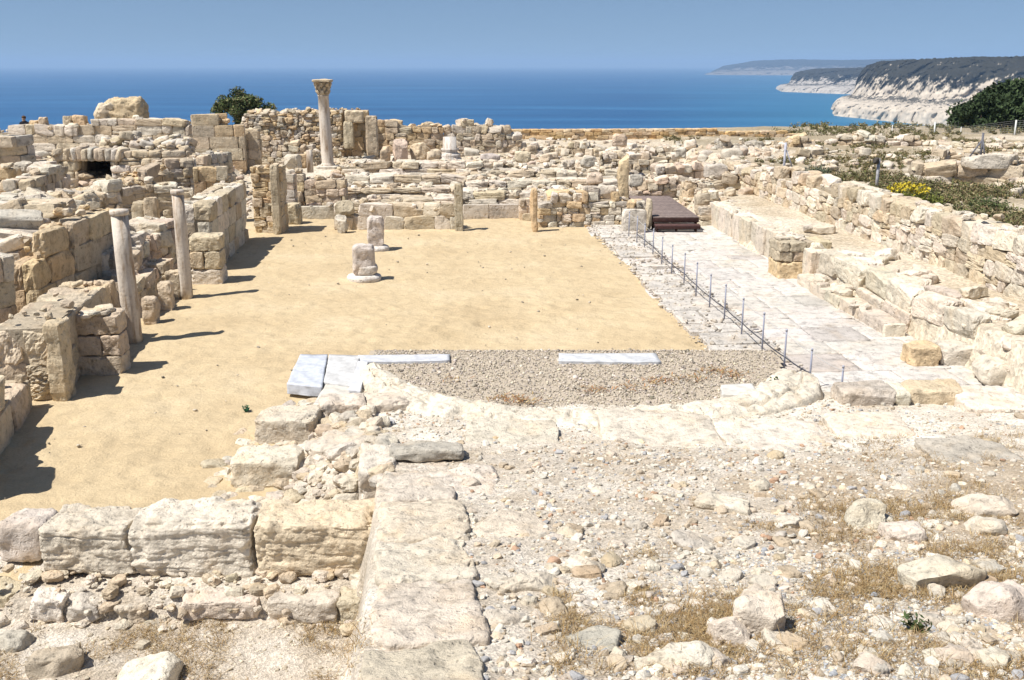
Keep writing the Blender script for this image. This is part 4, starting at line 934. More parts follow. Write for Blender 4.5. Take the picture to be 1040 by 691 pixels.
# tall column with capital
c = at(333, 168, 52.5); top = at(329, 81, 52.5)[2]; sc_top = at(329, 97, 52.5)[2]
tc = empty('tall_column', c, 'tall marble column with a leafy carved capital standing against the sea', 'column')
H = sc_top-c[2]; lean = (-.02, 0)
mb = MB(); lathe(mb, (0, 0, 0), [(.36, -.1), (.36, .06), (.31, .1), (.30, .14), (.295, H*.4), (.275, H*.75), (.265, H-.05), (.285, H-.04), (.285, H)], 36, COL, lean, .012, 5); mb.build('shaft', M_col, tc)
mb = MB(); hc = top-sc_top; kc = np.array((.50, .40, .27))
lathe(mb, (lean[0]*H, 0, H), [(.27, 0), (.29, .05), (.27, .12), (.30, hc*.5), (.36, hc*.78), (.42, hc*.84)], 28, kc, (0, 0), .02, 6)
rg = np.random.RandomState(8)
for row, (zz, rr_, nn_) in enumerate(((.2, .29, 8), (.45, .32, 8), (.68, .38, 8))):
    for i in range(nn_):
        a = 2*math.pi*(i+.5*(row % 2))/nn_; put(mb, 'boulder', 5, (lean[0]*H+rr_*math.cos(a), rr_*math.sin(a), H+hc*zz), (.13, .2, .26), a, (0, .35), kc*rg.uniform(.8, 1.1), rg)
big(mb, (lean[0]*H, 0, H+hc*.92), (.98, .98, hc*.17), .06, (0, 0), 10, 9, .04, 3, 7, kc*1.1, .02)
mb.build('capital', M_far, tc)
mb = MB(); big(mb, (0, 0, -.12), (1.1, 1.1, .22), .05, (0, 0), 10, 10, .03, 2, 9, (.55, .5, .42), .02); mb.build('plinth', M_far, tc)

# back walls
W('rubble_wall', 'high rubble back wall left of and behind the tall column', [(244, 122, 55.5), (251, 114, 55.5), (300, 113, 55.5), (347, 112, 55.5)], .8, 1.0, .2, .27, pal='warm+ochre+white', seed=201, rough=.1, n=5, tilt=.25, jit=.1)
W('rubble_wall', 'lower rubble bank with stepped courses at the foot of the high back wall', [(264, 142, 53.2), (300, 148, 53.2), (322, 160, 53)], .9, .9, .26, .4, pal='warm+white', seed=202, rough=.25, n=5, tilt=.15)
W('back_wall', 'coursed back wall of squared tan stones right of the tall column', [(336, 118, 56), (356, 112, 56), (364, 113, 56), (374, 121, 56)], .8, .8, .36, .6, style='ashlar', pal='ochre+warm', seed=203, rough=.12, n=5)
W('back_wall', 'collapsing back wall of layered stones between the tan slab and the white column base', [(382, 118, 56.4), (398, 121, 56.4), (412, 127, 56.4), (436, 125, 56.5), (450, 133, 56.6)], .8, .9, .34, .5, pal='warm+ochre', seed=204, rough=.25, n=5, tilt=.1)
W('back_wall', 'low jumbled wall right of the white column base', [(450, 134, 57), (470, 128, 57), (480, 127, 57), (503, 130, 57), (530, 143, 57.2)], .9, .9, .32, .5, pal='warm+white', seed=205, rough=.3, n=5, tilt=.18)
def bk(name, label, px, pyb, pyt, wpx, Y, dep, seed, pal, **k): return post(name, label, px, pyb, pyt, wpx, dep, seed, pal, Y=Y, **k)
bk('pillar', 'tall flat tan slab pillar standing right of the tall column', 378, 160, 118, 12, 54.5, .5, 221, 'warm', k=12, amp=.02)
bk('pillar', 'shorter stone pier beside the tan slab pillar with a block on top', 354, 150, 124, 10, 55, .5, 222, 'warm', k=10, amp=.03)
bk('stone_block', 'big dark sided block balanced on the shorter pier', 359, 124, 112.5, 18, 55.2, .7, 223, 'warm', cat='stone block')
bk('pedestal', 'moulded stone pedestal like an altar on the upper terrace', 406, 164, 142, 15, 53, .7, 224, 'pink+warm', cat='pedestal', k=5)
bk('pedestal', 'small capital like pedestal left of the altar stone', 391, 164, 149, 11, 53, .6, 225, 'warm', cat='pedestal', k=4)
bk('stone_block', 'rounded upright boulder group right of the altar stone', 427, 164, 145, 20, 53.5, .6, 226, 'warm', cat='stone block', k=4, amp=.12)
bk('stone_block', 'lumpy pale upright stone beside the white column base', 441, 165, 152, 15, 53, .6, 227, 'warm', cat='stone block', k=4, amp=.1)
c = at(457, 164, 53.5); mb = MB(); lathe(mb, c, [(.62, -.1), (.62, .16), (.55, .2), (.58, .3), (.56, .38), (.44, .42), (.40, .52), (.47, .6), (.46, .66), (.36, .7), (.34, 1.25)], 30, (.60, .57, .53), (0, 0), .02, 12)
tag(mb.build('moulded_pedestal', M_col, origin=c), 'white moulded column base on a pier of the upper terrace', 'column base')
c = at(315, 171, 49); 
mb = MB(); lathe(mb, c, [(.16, -.2), (.155, .5), (.15, .85)], 20, COL, (0, 0), .01, 13); tag(mb.build('column_stump', M_col, origin=c), 'short slim white column stump left of the tall column foot', 'column stump')
bk('capital_block', 'broad moulded capital block left of the short column stump', 296, 172, 158, 17, 48, .8, 228, 'grey+white', cat='stone block', k=6)
bk('stone_block', 'orange upright block behind the broad moulded capital', 307, 170, 157, 8, 49, .5, 229, 'ochre', cat='stone block')
mb = MB(); c = at(497, 169, 51); big(mb, c+np.array((0, .3, .12)), (1.25, .9, .28), .1, (0, 0), 12, 8, .05, 3, 14, (.42, .37, .36), .02); big(mb, c+np.array((.05, .3, .42)), (1.0, .8, .3), .1, (0, .03), 12, 6, .05, 4, 15, (.5, .43, .38), .02)
tag(mb.build('capital_block', M_far, origin=c), 'large grey purple cornice stone lying in the middle of the back terraces', 'stone block')
for i, (px, py, wpx, pal, lb) in enumerate(((575, 168, 8, 'white', 'left of two drum like round pieces on the back terraces'), (580, 167.5, 7, 'grey', 'right of two drum like round pieces on the back terraces'), (597, 170, 14, 'grey', 'dark tilted drum fragment right of the round pieces'), (603, 186, 18, 'pink', 'long fallen shaft piece with a shadow above the long golden block'), (531, 163, 16, 'warm', 'pale fallen block right of the cornice stone'), (541, 154, 9, 'warm', 'upright pale block in the middle of the back ruins'), (629, 147, 14, 'pink', 'squared pinkish block below the orange far wall'), (646, 187, 13, 'grey', 'rounded grey boulder right of the tall rough pillar'), (699, 176, 7, 'grey', 'small dark cube of stone above the wooden ramp'), (727, 180, 22, 'grey', 'large pale grey slab leaning above the wooden ramp'), (691, 158, 10, 'grey', 'grey squared stone on the right side of the back ruins'))):
    c = at(px, py, 44 if py > 178 else 50); s = wpx/F*math.hypot(c[1], 5); B('fallen_block', lb, (c[0], c[1], c[2]-.1), (s, s*.8, s*(.9 if wpx < 15 else .7)), seed=240+i, pal=pal, k=4 if i < 4 else 7, amp=.06)

W('far_wall', 'straight far wall of golden coursed masonry in front of the sea', [(488, 132, 63), (560, 131.5, 63.2), (640, 131.3, 63.5), (720, 131.8, 64), (795, 134, 64.5), (850, 143, 65)], 1.0, .7, .2, .55, style='ashlar', pal='gold', seed=211, rough=.02, n=5, tilt=.02, topstyle='slab', crumbs=0)
# right hand back ruins
mids = [('jumbled low wall in the middle of the back ruins left of the squared pinkish block', [(530, 149, 56), (560, 150, 56), (612, 151, 56)], 'warm+white'),
        ('low tumbled wall under the far golden wall, right of the squared pinkish block', [(640, 151, 57), (680, 152, 57), (722, 150, 57)], 'warm+white'),
        ('rubble wall beside a dark slit at the right of the back ruins', [(722, 147, 55), (735, 143, 55), (760, 148, 55), (790, 147, 55)], 'warm+grey'),
        ('tumbled wall stub above the wooden ramp', [(668, 172, 46), (700, 168, 46.5), (735, 168, 47)], 'white+pink'),
        ('rough wall end rising right of the wooden ramp', [(712, 205, 39.5), (722, 197, 39.5), (742, 200, 40)], 'white+warm'),
        ('rubble wall behind the tall rough pillar', [(610, 160, 51), (650, 156, 51), (690, 161, 51)], 'warm+white'),
        ('low line of pale stones right of the tall rough pillar', [(640, 182, 44.5), (700, 184, 44.5)], 'white+pink'),
        ('short wall of squared stones at the far right of the back ruins', [(735, 163, 50), (770, 160, 50), (800, 165, 50)], 'white+warm'),
        ('heaped wall between the ramp and the start of the long dry stone wall', [(700, 188, 42.5), (735, 182, 43), (758, 180, 43)], 'white+warm')]
for i, (lb, pts, pal) in enumerate(mids):
    Yd = np.mean([p[2] for p in pts]); W('rubble_wall', lb, pts, max(.0, (Yd-40)*.07-.2), .9, .3, .42, pal=pal, seed=260+i, rough=.16, n=5, tilt=.15, jit=.12)
W('low_wall', 'low pale wall closing the paved aisle right of the wooden ramp', [(713, 206, 38.6), (747, 204, 38.9)], 0, .8, .36, .6, pal='white+warm', seed=275, n=5)

# ------------------------------------------------------------------ right side: aisle wall, pier, terrace, long dry stone wall
def nv(u, v, z): p = nav(u, v); return (p[0], p[1], z)
W('aisle_wall', 'low pale wall of big upright slabs along the right of the paved aisle, far part', [nv(10.5, 38.3, 1.0), nv(10.5, 33, 1.05), nv(10.5, 27.4, 1.05)], -.05, .7, .95, .85, style='ashlar', pal='white', side=(1, 0), seed=301, rough=.06, n=8, jit=.03, tilt=.02, world=True)
W('aisle_wall', 'broken boulder like wall along the right of the paved aisle, near part', [nv(10.55, 27.2, .95), nv(10.7, 24, .8), nv(10.85, 21, .8), nv(10.9, 17.5, .8)], -.05, .9, .52, 1.35, style='ashlar', pal='white', side=(1, 0), seed=302, rough=.10, n=14, jit=.06, tilt=.045, topstyle='rubble', crumbs=.3, world=True)
W('bench_course', 'low pale bench course along the foot of the broken aisle wall', [nv(10.1, 27.4, .34), nv(10.1, 21.5, .34)], -.05, .5, .38, 1.2, style='ashlar', pal='white', side=(1, 0), seed=303, rough=.03, n=8, jit=.05, tilt=.02, cat='wall footing', world=True)
stack('aisle_pier', 'square pier of two orange blocks under rough rubble beside the paved aisle', 815, 284, 1.55, 1.0, [(.56, 2, 'ochre'), (.3, 3, 'warm'), (.28, 4, 'warm')], 35, cap=4)
Bt('tan block at the left of the pair on the paving', 924, 955, 373, .46, .62, 311, 'ochre+warm', zb=.03)
Bt('smooth pale block at the right of the pair on the paving', 956, 1000, 372, .46, .62, 312, 'white', zb=.03, k=12, amp=.02)
Bt('tilted white boulder at the right edge beside the aisle wall foot', 1000, 1040, 392, .5, .8, 313, 'white', zb=.05, k=5)
# weathered terrace blocks tumbled between the two walls
rg = np.random.RandomState(33)
for i in range(16):
    u, v_ = rg.uniform(11.3, 12.5), rg.uniform(17, 36); s = rg.uniform(.25, .6); p = nav(u, v_)
    B('fallen_block', 'white tumbled stone on the terrace strip below the long dry stone wall', (p[0], p[1], .86), (s*1.4, s, s*.6), rg.uniform(0, 3), pal='white', seed=330+i, k=4, group='stones on the terrace strip')
W('dry_stone_wall', 'long dry stone wall of many rounded stones climbing across the right side', [nv(12.85, 46.5, 1.55), nv(12.85, 44, 1.85), nv(12.9, 38, 2.0), nv(12.95, 32, 2.15), nv(13.0, 27, 2.25), nv(13.0, 22, 2.35), nv(13.0, 16, 2.4)], .8, .9, .33, .52, style='rubble', pal='warm+white', side=(1, 0), seed=304, rough=.10, n=8, tilt=.10, jit=.04, crumbs=.35, gap=.035, world=True)
# rubble walls of the right background
bands = [('row of big boulders along the right background with one very long capstone', [(930, 170, 39), (962, 172, 39), (990, 168, 38.6), (1050, 166, 38)], 1.4, .42, .8, 'warm+white'),
         ('pale rubble wall crossing the right background, nearest of the low ones', [(835, 170, 45), (880, 172, 45), (930, 171, 45)], 1.3, .28, .5, 'warm+white'),
         ('pale rubble wall behind the post with the dark knob', [(800, 158, 49), (850, 155, 49), (900, 160, 49), (960, 158, 48)], 1.3, .28, .45, 'warm+white'),
         ('long pale rubble wall on the right skyline under the cliffs', [(828, 145, 58), (880, 137, 57), (905, 140, 57), (960, 146, 56), (1060, 148, 54)], 1.1, .3, .5, 'white+warm'),
         ('rubble wall behind the wooden trestle at right', [(950, 156, 49), (1000, 157, 48.5), (1060, 152, 47.5)], 1.3, .3, .55, 'white+warm'),
         ('short broken wall with a dark niche right of the far golden wall', [(790, 146, 56), (812, 142, 56), (830, 146, 56)], 1.0, .4, .6, 'warm+ochre'),
         ('tumbled wall line between the dark niche and the first grey post', [(765, 152, 53), (800, 152, 53)], 1.0, .3, .45, 'warm+white')]
for i, (lb, pts, zb, ch, ln, pal) in enumerate(bands):
    W('rubble_wall', lb, pts, zb, 1.1, ch, ln, pal=pal, seed=350+i, rough=.25, n=4 if i else 7, tilt=.18, jit=.15)
a = at(1008, 172, 38.4); B('capstone', 'very long pale capstone on the row of boulders at the right edge', (a[0], 38.6, a[2]), (2.1, .7, .55), -.05, pal='white', seed=371, k=5)

# loose rubble over the terraces: stones one could lift, as individuals, and the small scatter
rg = np.random.RandomState(400); shapes = []
for j in range(14):
    mb = MB(); V, Q = rock_unit(7, rg.choice([4.5, 7, 14]), .2, 6, 800+j, 1.4, (.7, .92)); mb.add(V*.5*np.array((1.35, 1, .75)), Q, tint=tint(rg, 'white+warm+grey+pink')); o = mb.build('x', M_far); C.objects.unlink(o); shapes.append(o.data)
zones = [('weathered block lying loose on the terraces behind the sand', 'loose blocks on the back terraces', 95, lambda: (rg.uniform(350, 760), rg.uniform(150, 200)), 'blk'),
         ('weathered block lying loose among the walls of the left ruins', 'loose blocks in the left ruins', 70, lambda: (rg.uniform(0, 240), rg.uniform(150, 215)), 'blk'),
         ('pale field stone lying on the open ground of the right background', 'field stones at right', 34, lambda: (rg.uniform(800, 1040), rg.uniform(150, 215)), 'fld')]
def ghit(px, py):
    d = ray(px, py); ts = np.linspace(22, 90, 1200); P = d[None]*ts[:, None]+np.array((0, 0, CAM_Z)); k = np.argmax(P[:, 2] < grid_lookup(*GG, P[:, 0], P[:, 1])); return P[k]
for lb, gp, cnt, fn, kd in zones:
    i = 0
    while i < cnt:
        px, py = fn(); c = ghit(px, py); u, v_ = uv_of(c[0], c[1])
        if kd == 'fld' and (u < 14.3 or (860 < px < 1010 and py > 176)): continue
        if kd == 'blk' and 55 < px < 130 and 150 < py < 190: continue
        if kd == 'blk' and u > -9 and v_ < 40: continue
        o = bpy.data.objects.new('loose_block', shapes[rg.randint(14)]); C.objects.link(o); s = rg.uniform(.3, .75) if kd == 'blk' else rg.uniform(.2, .5)
        o.location = (float(c[0]), float(c[1]), float(c[2])+s*.2); o.scale = (s, s, s); o.rotation_euler = (rg.uniform(-.25, .25), rg.uniform(-.25, .25), rg.uniform(0, 6.3)); tag(o, lb, 'stone block', gp); i += 1
mb = MB()
for i in range(5200):
    q = rg.rand()
    if q < .5: px, py = rg.uniform(340, 800), rg.uniform(142, 212)
    elif q < .8: px, py = rg.uniform(-40, 260), rg.uniform(145, 240)
    else: px, py = rg.uniform(790, 1060), rg.uniform(140, 230)
    c = ghit(px, py); u, v_ = uv_of(c[0], c[1])
    if u > -8.6 and u < 12.9 and v_ < 40: continue
    if u > 12 and (rg.rand() < .6 or (850 < px and py > 174)): continue
    s = rg.choice([.1, .16, .24, .34], p=[.35, .35, .2, .1])
    put(mb, 'boulder', 3, (c[0], c[1], c[2]+s*.2), (s*1.4, s*1.1, s*.8), rg.uniform(0, 6), (rg.uniform(-.3, .3), rg.uniform(-.3, .3)), tint(rg, 'white+warm+grey+pink'), rg)
tag(mb.build('rubble', M_far, smooth=False), kind='stuff')

mb = MB(); rg = np.random.RandomState(38)
for i in range(260):
    p = nav(rg.uniform(-6.6, 5.6), rg.uniform(12, 37)); s = rg.choice([.02, .035, .06], p=[.55, .35, .1]); put(mb, 'pebble', 3, (p[0], p[1], .03+s*.2), (s*1.5, s, s*.7), rg.uniform(0, 6), (0, .2), np.array((.52, .45, .35))*rg.uniform(.4, 1.15), rg)
tag(mb.build('pebbles', M_peb), kind='stuff')
# broken marble edge between sand and aisle
mb = MB(); rg = np.random.RandomState(37); v_ = 19.6
while v_ < 38:
    l = rg.uniform(.5, 1.4)
    for (ua, ub) in (((5.75, 7.3),) if rg.rand() < .6 else ((5.75, 6.4), (6.45, 7.3))):
        if rg.rand() < .10: continue
        p = nav((ua+ub)/2+rg.uniform(-.12, .12), v_+l/2); big(mb, (p[0], p[1], .04), ((ub-ua)*rg.uniform(.85, 1.0), l*rg.uniform(.9, 1), .14+rg.uniform(0, .03)), NAV+rg.uniform(-.03, .03), (rg.uniform(-.008, .008), rg.uniform(-.008, .008)), 18, 18, .02, 6, rg.randint(1e6), np.array((.55, .505, .445))*rg.uniform(.86, 1.06), .012, lims=(.86, .97))
    v_ += l
for i in range(900):
    u, vv = rg.uniform(5.6, 7.4), rg.uniform(18, 38); p = nav(u, vv); s = rg.choice([.03, .06, .1], p=[.5, .35, .15]); put(mb, 'pebble', 3, (p[0], p[1], .1+rg.uniform(0, .04)), (s*1.4, s, s*.8), rg.uniform(0, 6), (0, .2), np.array((.54, .48, .40))*rg.uniform(.7, 1.1), rg)
tag(mb.build('marble_path', M_mid, origin=nv(6.5, 28, 0)), kind='structure')

# rope railing
PO = [(638.6, 215.7, 241), (646.7, 220.5, 247), (654.5, 228, 252), (663, 233.5, 259), (672, 241.6, 269), (682, 249.7, 278.5), (694.6, 258, 288.6), (706.7, 267.6, 301.6), (720.5, 279.7, 313), (735.5, 290, 325), (753, 304, 341), (773.6, 319, 359.6), (796, 336, 376.6), (822, 355.5, 391)]
rr = empty('rope_railing', on(720, 313, .08), 'row of thin grey metal posts carrying ropes along the edge of the paved aisle', 'railing')
tops = []; lows = []
for (px, pt_, pb) in PO+[(854, 377, 402)]:
    c = on(px, pb, .1); zt = at(px, pt_, c[1])[2]; zt = min(max(zt, .7), 1.0) if px < 850 else .65
    mb = MB(); tube(mb, [(c[0], c[1], -.02), (c[0], c[1], zt)], .018, 10, (.27, .28, .34)); lathe(mb, (c[0], c[1], zt-.01), [(.024, 0), (.024, .03), (.012, .045)], 10, (.36, .37, .42)); lathe(mb, (c[0], c[1], .06), [(.06, 0), (.06, .025), (.02, .03)], 12, (.33, .34, .38))
    o = mb.build('post', M_paint); o.parent = rr; o.matrix_parent_inverse.translation = [-float(q) for q in rr.location]
    tops.append(np.array((c[0], c[1]-.03, zt-.06))); lows.append(np.array((c[0], c[1]-.03, zt*.42)))
def rope(ptsx, rad, col, sag):
    out = []
    for a, b in zip(ptsx[:-1], ptsx[1:]):
        for f in np.linspace(0, 1, 9)[:-1]: q = a*(1-f)+b*f; q = q.copy(); q[2] -= sag*4*f*(1-f); out.append(q)
    out.append(ptsx[-1]); mb = MB(); tube(mb, out, rad, 6, col); o = mb.build('rope', M_paint); o.parent = rr; o.matrix_parent_inverse.translation = [-float(q) for q in rr.location]
rope(tops, .006, (.45, .44, .42), .03)
rope(lows[1:14]+[on(832, 393, .1)], .013, (.05, .05, .06), .02)

# ------------------------------------------------------------------ plants, posts, fence on the right
def leafball(mb, c, rad, n, leaf, cols, rg, clumps=22, full=False):
    c = np.asarray(c, float); rad = np.asarray(rad, float); P = []
    for i in range(clumps):
        d = rg.normal(size=3); d /= np.linalg.norm(d); d[2] = abs(d[2])*1.2-.35 if not full else d[2]; q = c+d*rad*rg.uniform(.45, .92); P.append((q, rad.mean()*rg.uniform(.22, .42), rg.uniform(.75, 1.3)))
    per = n//clumps
    for q, r, br in P:
        X_ = rg.normal(size=(per, 3)); X_ /= np.linalg.norm(X_, axis=1)[:, None]; X_ = q+X_*(r*rg.rand(per, 1)**.4)*np.array((1, 1, .8))
        d = rg.normal(size=(per, 3)); d /= np.linalg.norm(d, axis=1)[:, None]; e = np.cross(d, rg.normal(size=(per, 3))); e /= np.linalg.norm(e, axis=1)[:, None]+1e-9
        l = leaf*rg.uniform(.6, 1.3, (per, 1)); V = np.stack([X_-d*l, X_-e*l*.45, X_+d*l, X_+e*l*.45], 1).reshape(-1, 3); Qd = np.arange(per*4).reshape(-1, 4)
        cl = np.array(cols)[rg.randint(len(cols), size=per)]*br*rg.uniform(.8, 1.2, (per, 1)); mb.add(V, Qd, tint=np.repeat(cl, 4, 0))
def tree(name, label, c, h, rad, n, leaf, cols, seed, cat='tree', trunk=.12):
    root = empty(name, c, label, cat); rg = np.random.RandomState(seed); mb = MB(); rad = np.asarray(rad, float)
    leafball(mb, (0, 0, h-rad[2]*.95), rad, n, leaf, cols, rg, max(20, int(n/420)), cat == 'bush'); mb.build('crown', M_leaf, root, smooth=False)
    mb = MB(); cz = h-rad[2]*.95
    tube(mb, [(0, 0, -.3), (.05, 0, cz*.5), (0, .05, cz)], [trunk, trunk*.8, trunk*.5], 10, (.16, .12, .09))
    for i in range(7):
        a = 6.28*i/7+rg.uniform(-.3, .3); q = np.array((math.cos(a)*rad[0]*.6, math.sin(a)*rad[1]*.6, cz+rg.uniform(-.2, .5)*rad[2])); tube(mb, [(0, .02, cz*.6), q*.5+np.array((0, 0, cz*.4)), q], [trunk*.5, trunk*.35, trunk*.15], 7, (.16, .12, .09))
    mb.build('trunk', M_wood, root); return root
def tree_at(name, label, px, pyt, pyb, wpx, Y, n, leaf, cols, seed, cat='tree', zg=None, trunk=.12):
    g = at(px, pyb, Y); top = at(px, pyt, Y)[2]; z0 = g[2] if zg is None else zg; D = math.hypot(Y, 4); rx = wpx/F*D/2
    return tree(name, label, (g[0], Y, z0), top-z0, (rx, rx*.8, (top-g[2])*.62), n, leaf, cols, seed, cat, trunk)
tree_at('round_bush', 'dark green rounded bush on the skyline left of the tall column', 249, 94, 128, 56, 60, 16000, .085, GREEN+OLIVE+((.16, .19, .07),), 1, 'bush', zg=2.0)
tree_at('dark_tree', 'large dark evergreen tree at the right edge behind the fence', 1024, 77, 143, 118, 74, 22000, .17, DARK, 2, zg=.8, trunk=.25)
tree_at('dark_tree', 'second dark tree cut off by the right edge of the picture, nearer and lower', 1062, 84, 140, 70, 71, 9000, .17, DARK, 3, zg=.8, trunk=.2)
tree_at('dark_shrub', 'small dark green shrub left of the large dark tree', 968, 117, 143, 46, 75, 6500, .13, DARK+GREEN, 4, 'bush', zg=.8)
tree_at('dark_shrub', 'middling dark bush in the gap under the large tree', 993, 98, 143, 60, 73, 9000, .14, DARK, 5, 'bush', zg=.8)
for i, (px, pt_, pb, wp, Y, cols, lb) in enumerate(((838, 126, 148, 66, 66, OLIVE+((.16, .11, .07),), 'brownish scrub bush against the sea right of the far golden wall'), (800, 129, 143, 30, 67, OLIVE, 'low olive scrub against the sea at the end of the golden wall'), (878, 127, 145, 40, 67, OLIVE+((.16, .11, .07),), 'thin dry scrub right of the brownish bush'))):
    g = at(px, pb, Y); top = at(px, pt_, Y)[2]; mb = MB(); rg = np.random.RandomState(500+i); rx = wp/F*Y/2
    for q in range(60): sprig(mb, (g[0]+rg.uniform(-1, 1)*rx, Y+rg.uniform(-.6, .6), g[2]-.4), (top-g[2]+.4)*rg.uniform(.6, 1.05), 16, rg, cols, .45, .09)
    tag(mb.build('scrub', M_leaf, smooth=False, origin=g), lb, 'bush')
def shrub(name, label, px, pyb, pyt, wpx, Y, cols, seed, n=28, flowers=None, leaf=.05, zg=None):
    g = ghit(px, pyb); Y = g[1]; top = at(px, pyt, Y)[2]; rx = wpx/F*Y/2; root = empty(name, (g[0], Y, g[2]), label, 'bush'); rg = np.random.RandomState(seed); mb = MB()
    for q in range(n):
        a = rg.uniform(0, 6.3); r = rg.rand()**.5; sprig(mb, (r*math.cos(a)*rx, r*math.sin(a)*rx*.7, -.15), (top-g[2]+.15)*rg.uniform(.6, 1.0)*(1-.45*r*r), 22, rg, cols, .4, leaf)
    mb.build('foliage', M_leaf, root, smooth=False)
    if flowers:
        mb = MB()
        for q in range(flowers):
            a = rg.uniform(0, 6.3); r = rg.rand()**.5*.9; r *= .8; p = np.array((r*math.cos(a)*rx-.18*rx, r*math.sin(a)*rx*.7, (top-g[2])*(1-.45*r*r)*rg.uniform(.6, .98)))
            d = rg.normal(size=3)*.026; e = rg.normal(size=3)*.026; mb.add([p-d, p-e, p+d, p+e], [(0, 1, 2, 3)], tint=np.array((.60, .47, .04))*rg.uniform(.8, 1.1))
        mb.build('blossoms', M_leaf, root, smooth=False)
shrub('flowering_bush', 'round bush covered in bright yellow flowers behind the dry stone wall', 926, 208, 184, 60, 36.5, ((.13, .15, .03), (.19, .20, .04), (.10, .12, .03)), 21, 52, 330)
shrub('shrub', 'green bush without flowers right of the yellow flowering one', 1003, 214, 195, 44, 36, OLIVE+GREEN, 22, 30)
shrub('shrub', 'grey green shrub beside the first grey post', 826, 180, 164, 40, 46, ((.14, .16, .10), (.18, .19, .13), (.10, .12, .07)), 23, 26, leaf=.06)
shrub('shrub', 'low olive shrub between the yellow bush and the dry stone wall', 965, 218, 203, 70, 33.5, OLIVE, 24, 34)
shrub('shrub', 'dry brown green shrub at the right edge behind the dry stone wall', 1042, 236, 214, 60, 31, OLIVE+((.20, .14, .08),), 25, 30)
shrub('shrub', 'low weedy shrub at the foot of the post with the dark knob', 880, 196, 182, 50, 40, OLIVE, 26, 24)
mb = MB(); rg = np.random.RandomState(27)
for i in range(2600):
    u, v_ = rg.uniform(13.9, 32), rg.uniform(22, 64); p = nav(u, v_)
    if fbm2(np.array([p[0]]), np.array([p[1]]), .35, 66, 3)[0] < -.02: continue
    z = float(far_h(np.array([p[0]]), np.array([p[1]]))[0]); sprig(mb, (p[0], p[1], z-.03), rg.uniform(.1, .36), 10, rg, OLIVE+((.30, .22, .11), (.22, .17, .08)), .9, .065)
for i in range(2400):
    c = ghit(rg.uniform(835, 1060), rg.uniform(180, 236)); u, v_ = uv_of(c[0], c[1])
    if u < 13.9 or fbm2(np.array([c[0]]), np.array([c[1]]), .42, 67, 4)[0] < .0+rg.uniform(-.12, .12): continue
    sprig(mb, (c[0], c[1], c[2]-.03), rg.uniform(.12, .42), 11, rg, OLIVE+((.24, .18, .09), (.20, .14, .08), (.16, .17, .06), (.33, .27, .15)), .8, .06)
for i in range(420):
    p = (rg.uniform(20, 60), rg.uniform(66, 76)); z = float(far_h(np.array([p[0]]), np.array([p[1]]))[0]); sprig(mb, (p[0], p[1], z-.03), rg.uniform(.15, .45), 9, rg, OLIVE+((.30, .24, .11),), .9, .09)
tag(mb.build('weeds', M_leaf, smooth=False), kind='stuff')
def pole(name, label, px, pyb, pyt, Y, r, col, knob=False):
    g = ghit(px, pyb); Y = g[1]; top = at(px, pyt, Y)[2]; root = empty(name, g, label, 'post'); mb = MB(); H = top-g[2]
    tube(mb, [(0, 0, -.3), (0, 0, H)], r, 10, col); mb.build('shaft', M_wood, root)
    if knob:
        mb = MB(); rg = np.random.RandomState(3); put(mb, 'pebble', 6, (-.12, -.05, H-.08), (.22, .2, .26), 0, (0, 0), (.08, .07, .06), rg); mb.build('knob', M_wood, root)
    else:
        mb = MB(); tube(mb, [(r, 0, H*.75), (.45, .1, .0)], r*.5, 8, col); mb.build('brace', M_wood, root)
    return root
pole('fence_post', 'leaning grey post with a brace at the end of the dry stone wall', 796, 175, 145, 45, .05, (.45, .45, .50))
pole('fence_post', 'weathered grey post with a dark knob at its top', 890, 192, 161, 40.5, .055, (.40, .39, .40), True)
g = at(993, 160, 45); tr = empty('trestle', g, 'dark wooden trestle of crossed poles in the right background', 'trestle'); hh = at(996, 135, 45)[2]-g[2]
for nm, a, b, r in (('pole', (.12, 0, hh), (.12, 0, -.2), .05), ('leg', (.12, 0, hh*.72), (-.42, .05, -.1), .035), ('leg', (.14, 0, hh*.72), (.28, -.1, -.1), .035)):
    mb = MB(); tube(mb, [a, b], r, 8, (.16, .16, .18)); mb.build(nm, M_wood, tr)
wf = empty('wire_fence', at(950, 142, 68), 'wire mesh fence with pale posts in front of the dark trees', 'fence'); b0 = np.array(wf.location)
fp = [(905, 143, 127, 70), (948, 142, 124, 68), (975, 141, 129, 67.5), (1030, 140, 122, 66), (1090, 139, 119, 65)]; TT = []
for px, pb, pt_, Y in fp:
    g = at(px, pb, Y)-b0; top = at(px, pt_, Y)-b0; mb = MB(); tube(mb, [g-np.array((0, 0, .4)), (g[0], g[1], top[2])], .055 if px in (948, 1030) else .03, 8, (.55, .55, .52)); mb.build('post', M_paint, wf); TT.append((g, top))
mb = MB()
for (ga, ta), (gb, tb) in zip(TT[:-1], TT[1:]):
    for f in np.linspace(.02, .96, 9): tube(mb, [(ga[0], ga[1], ga[2]+(ta[2]-ga[2])*f), (gb[0], gb[1], gb[2]+(tb[2]-gb[2])*f)], .006, 4, (.25, .25, .25), False)
    m = int(np.linalg.norm(ga-gb)/.2)
    for i in range(m): f = i/m; q = ga*(1-f)+gb*f; tz = (ta[2]-ga[2]); tube(mb, [q, q+np.array((0, 0, tz*.95))], .005, 4, (.25, .25, .25), False)
mb.build('wire_mesh', M_paint, wf)

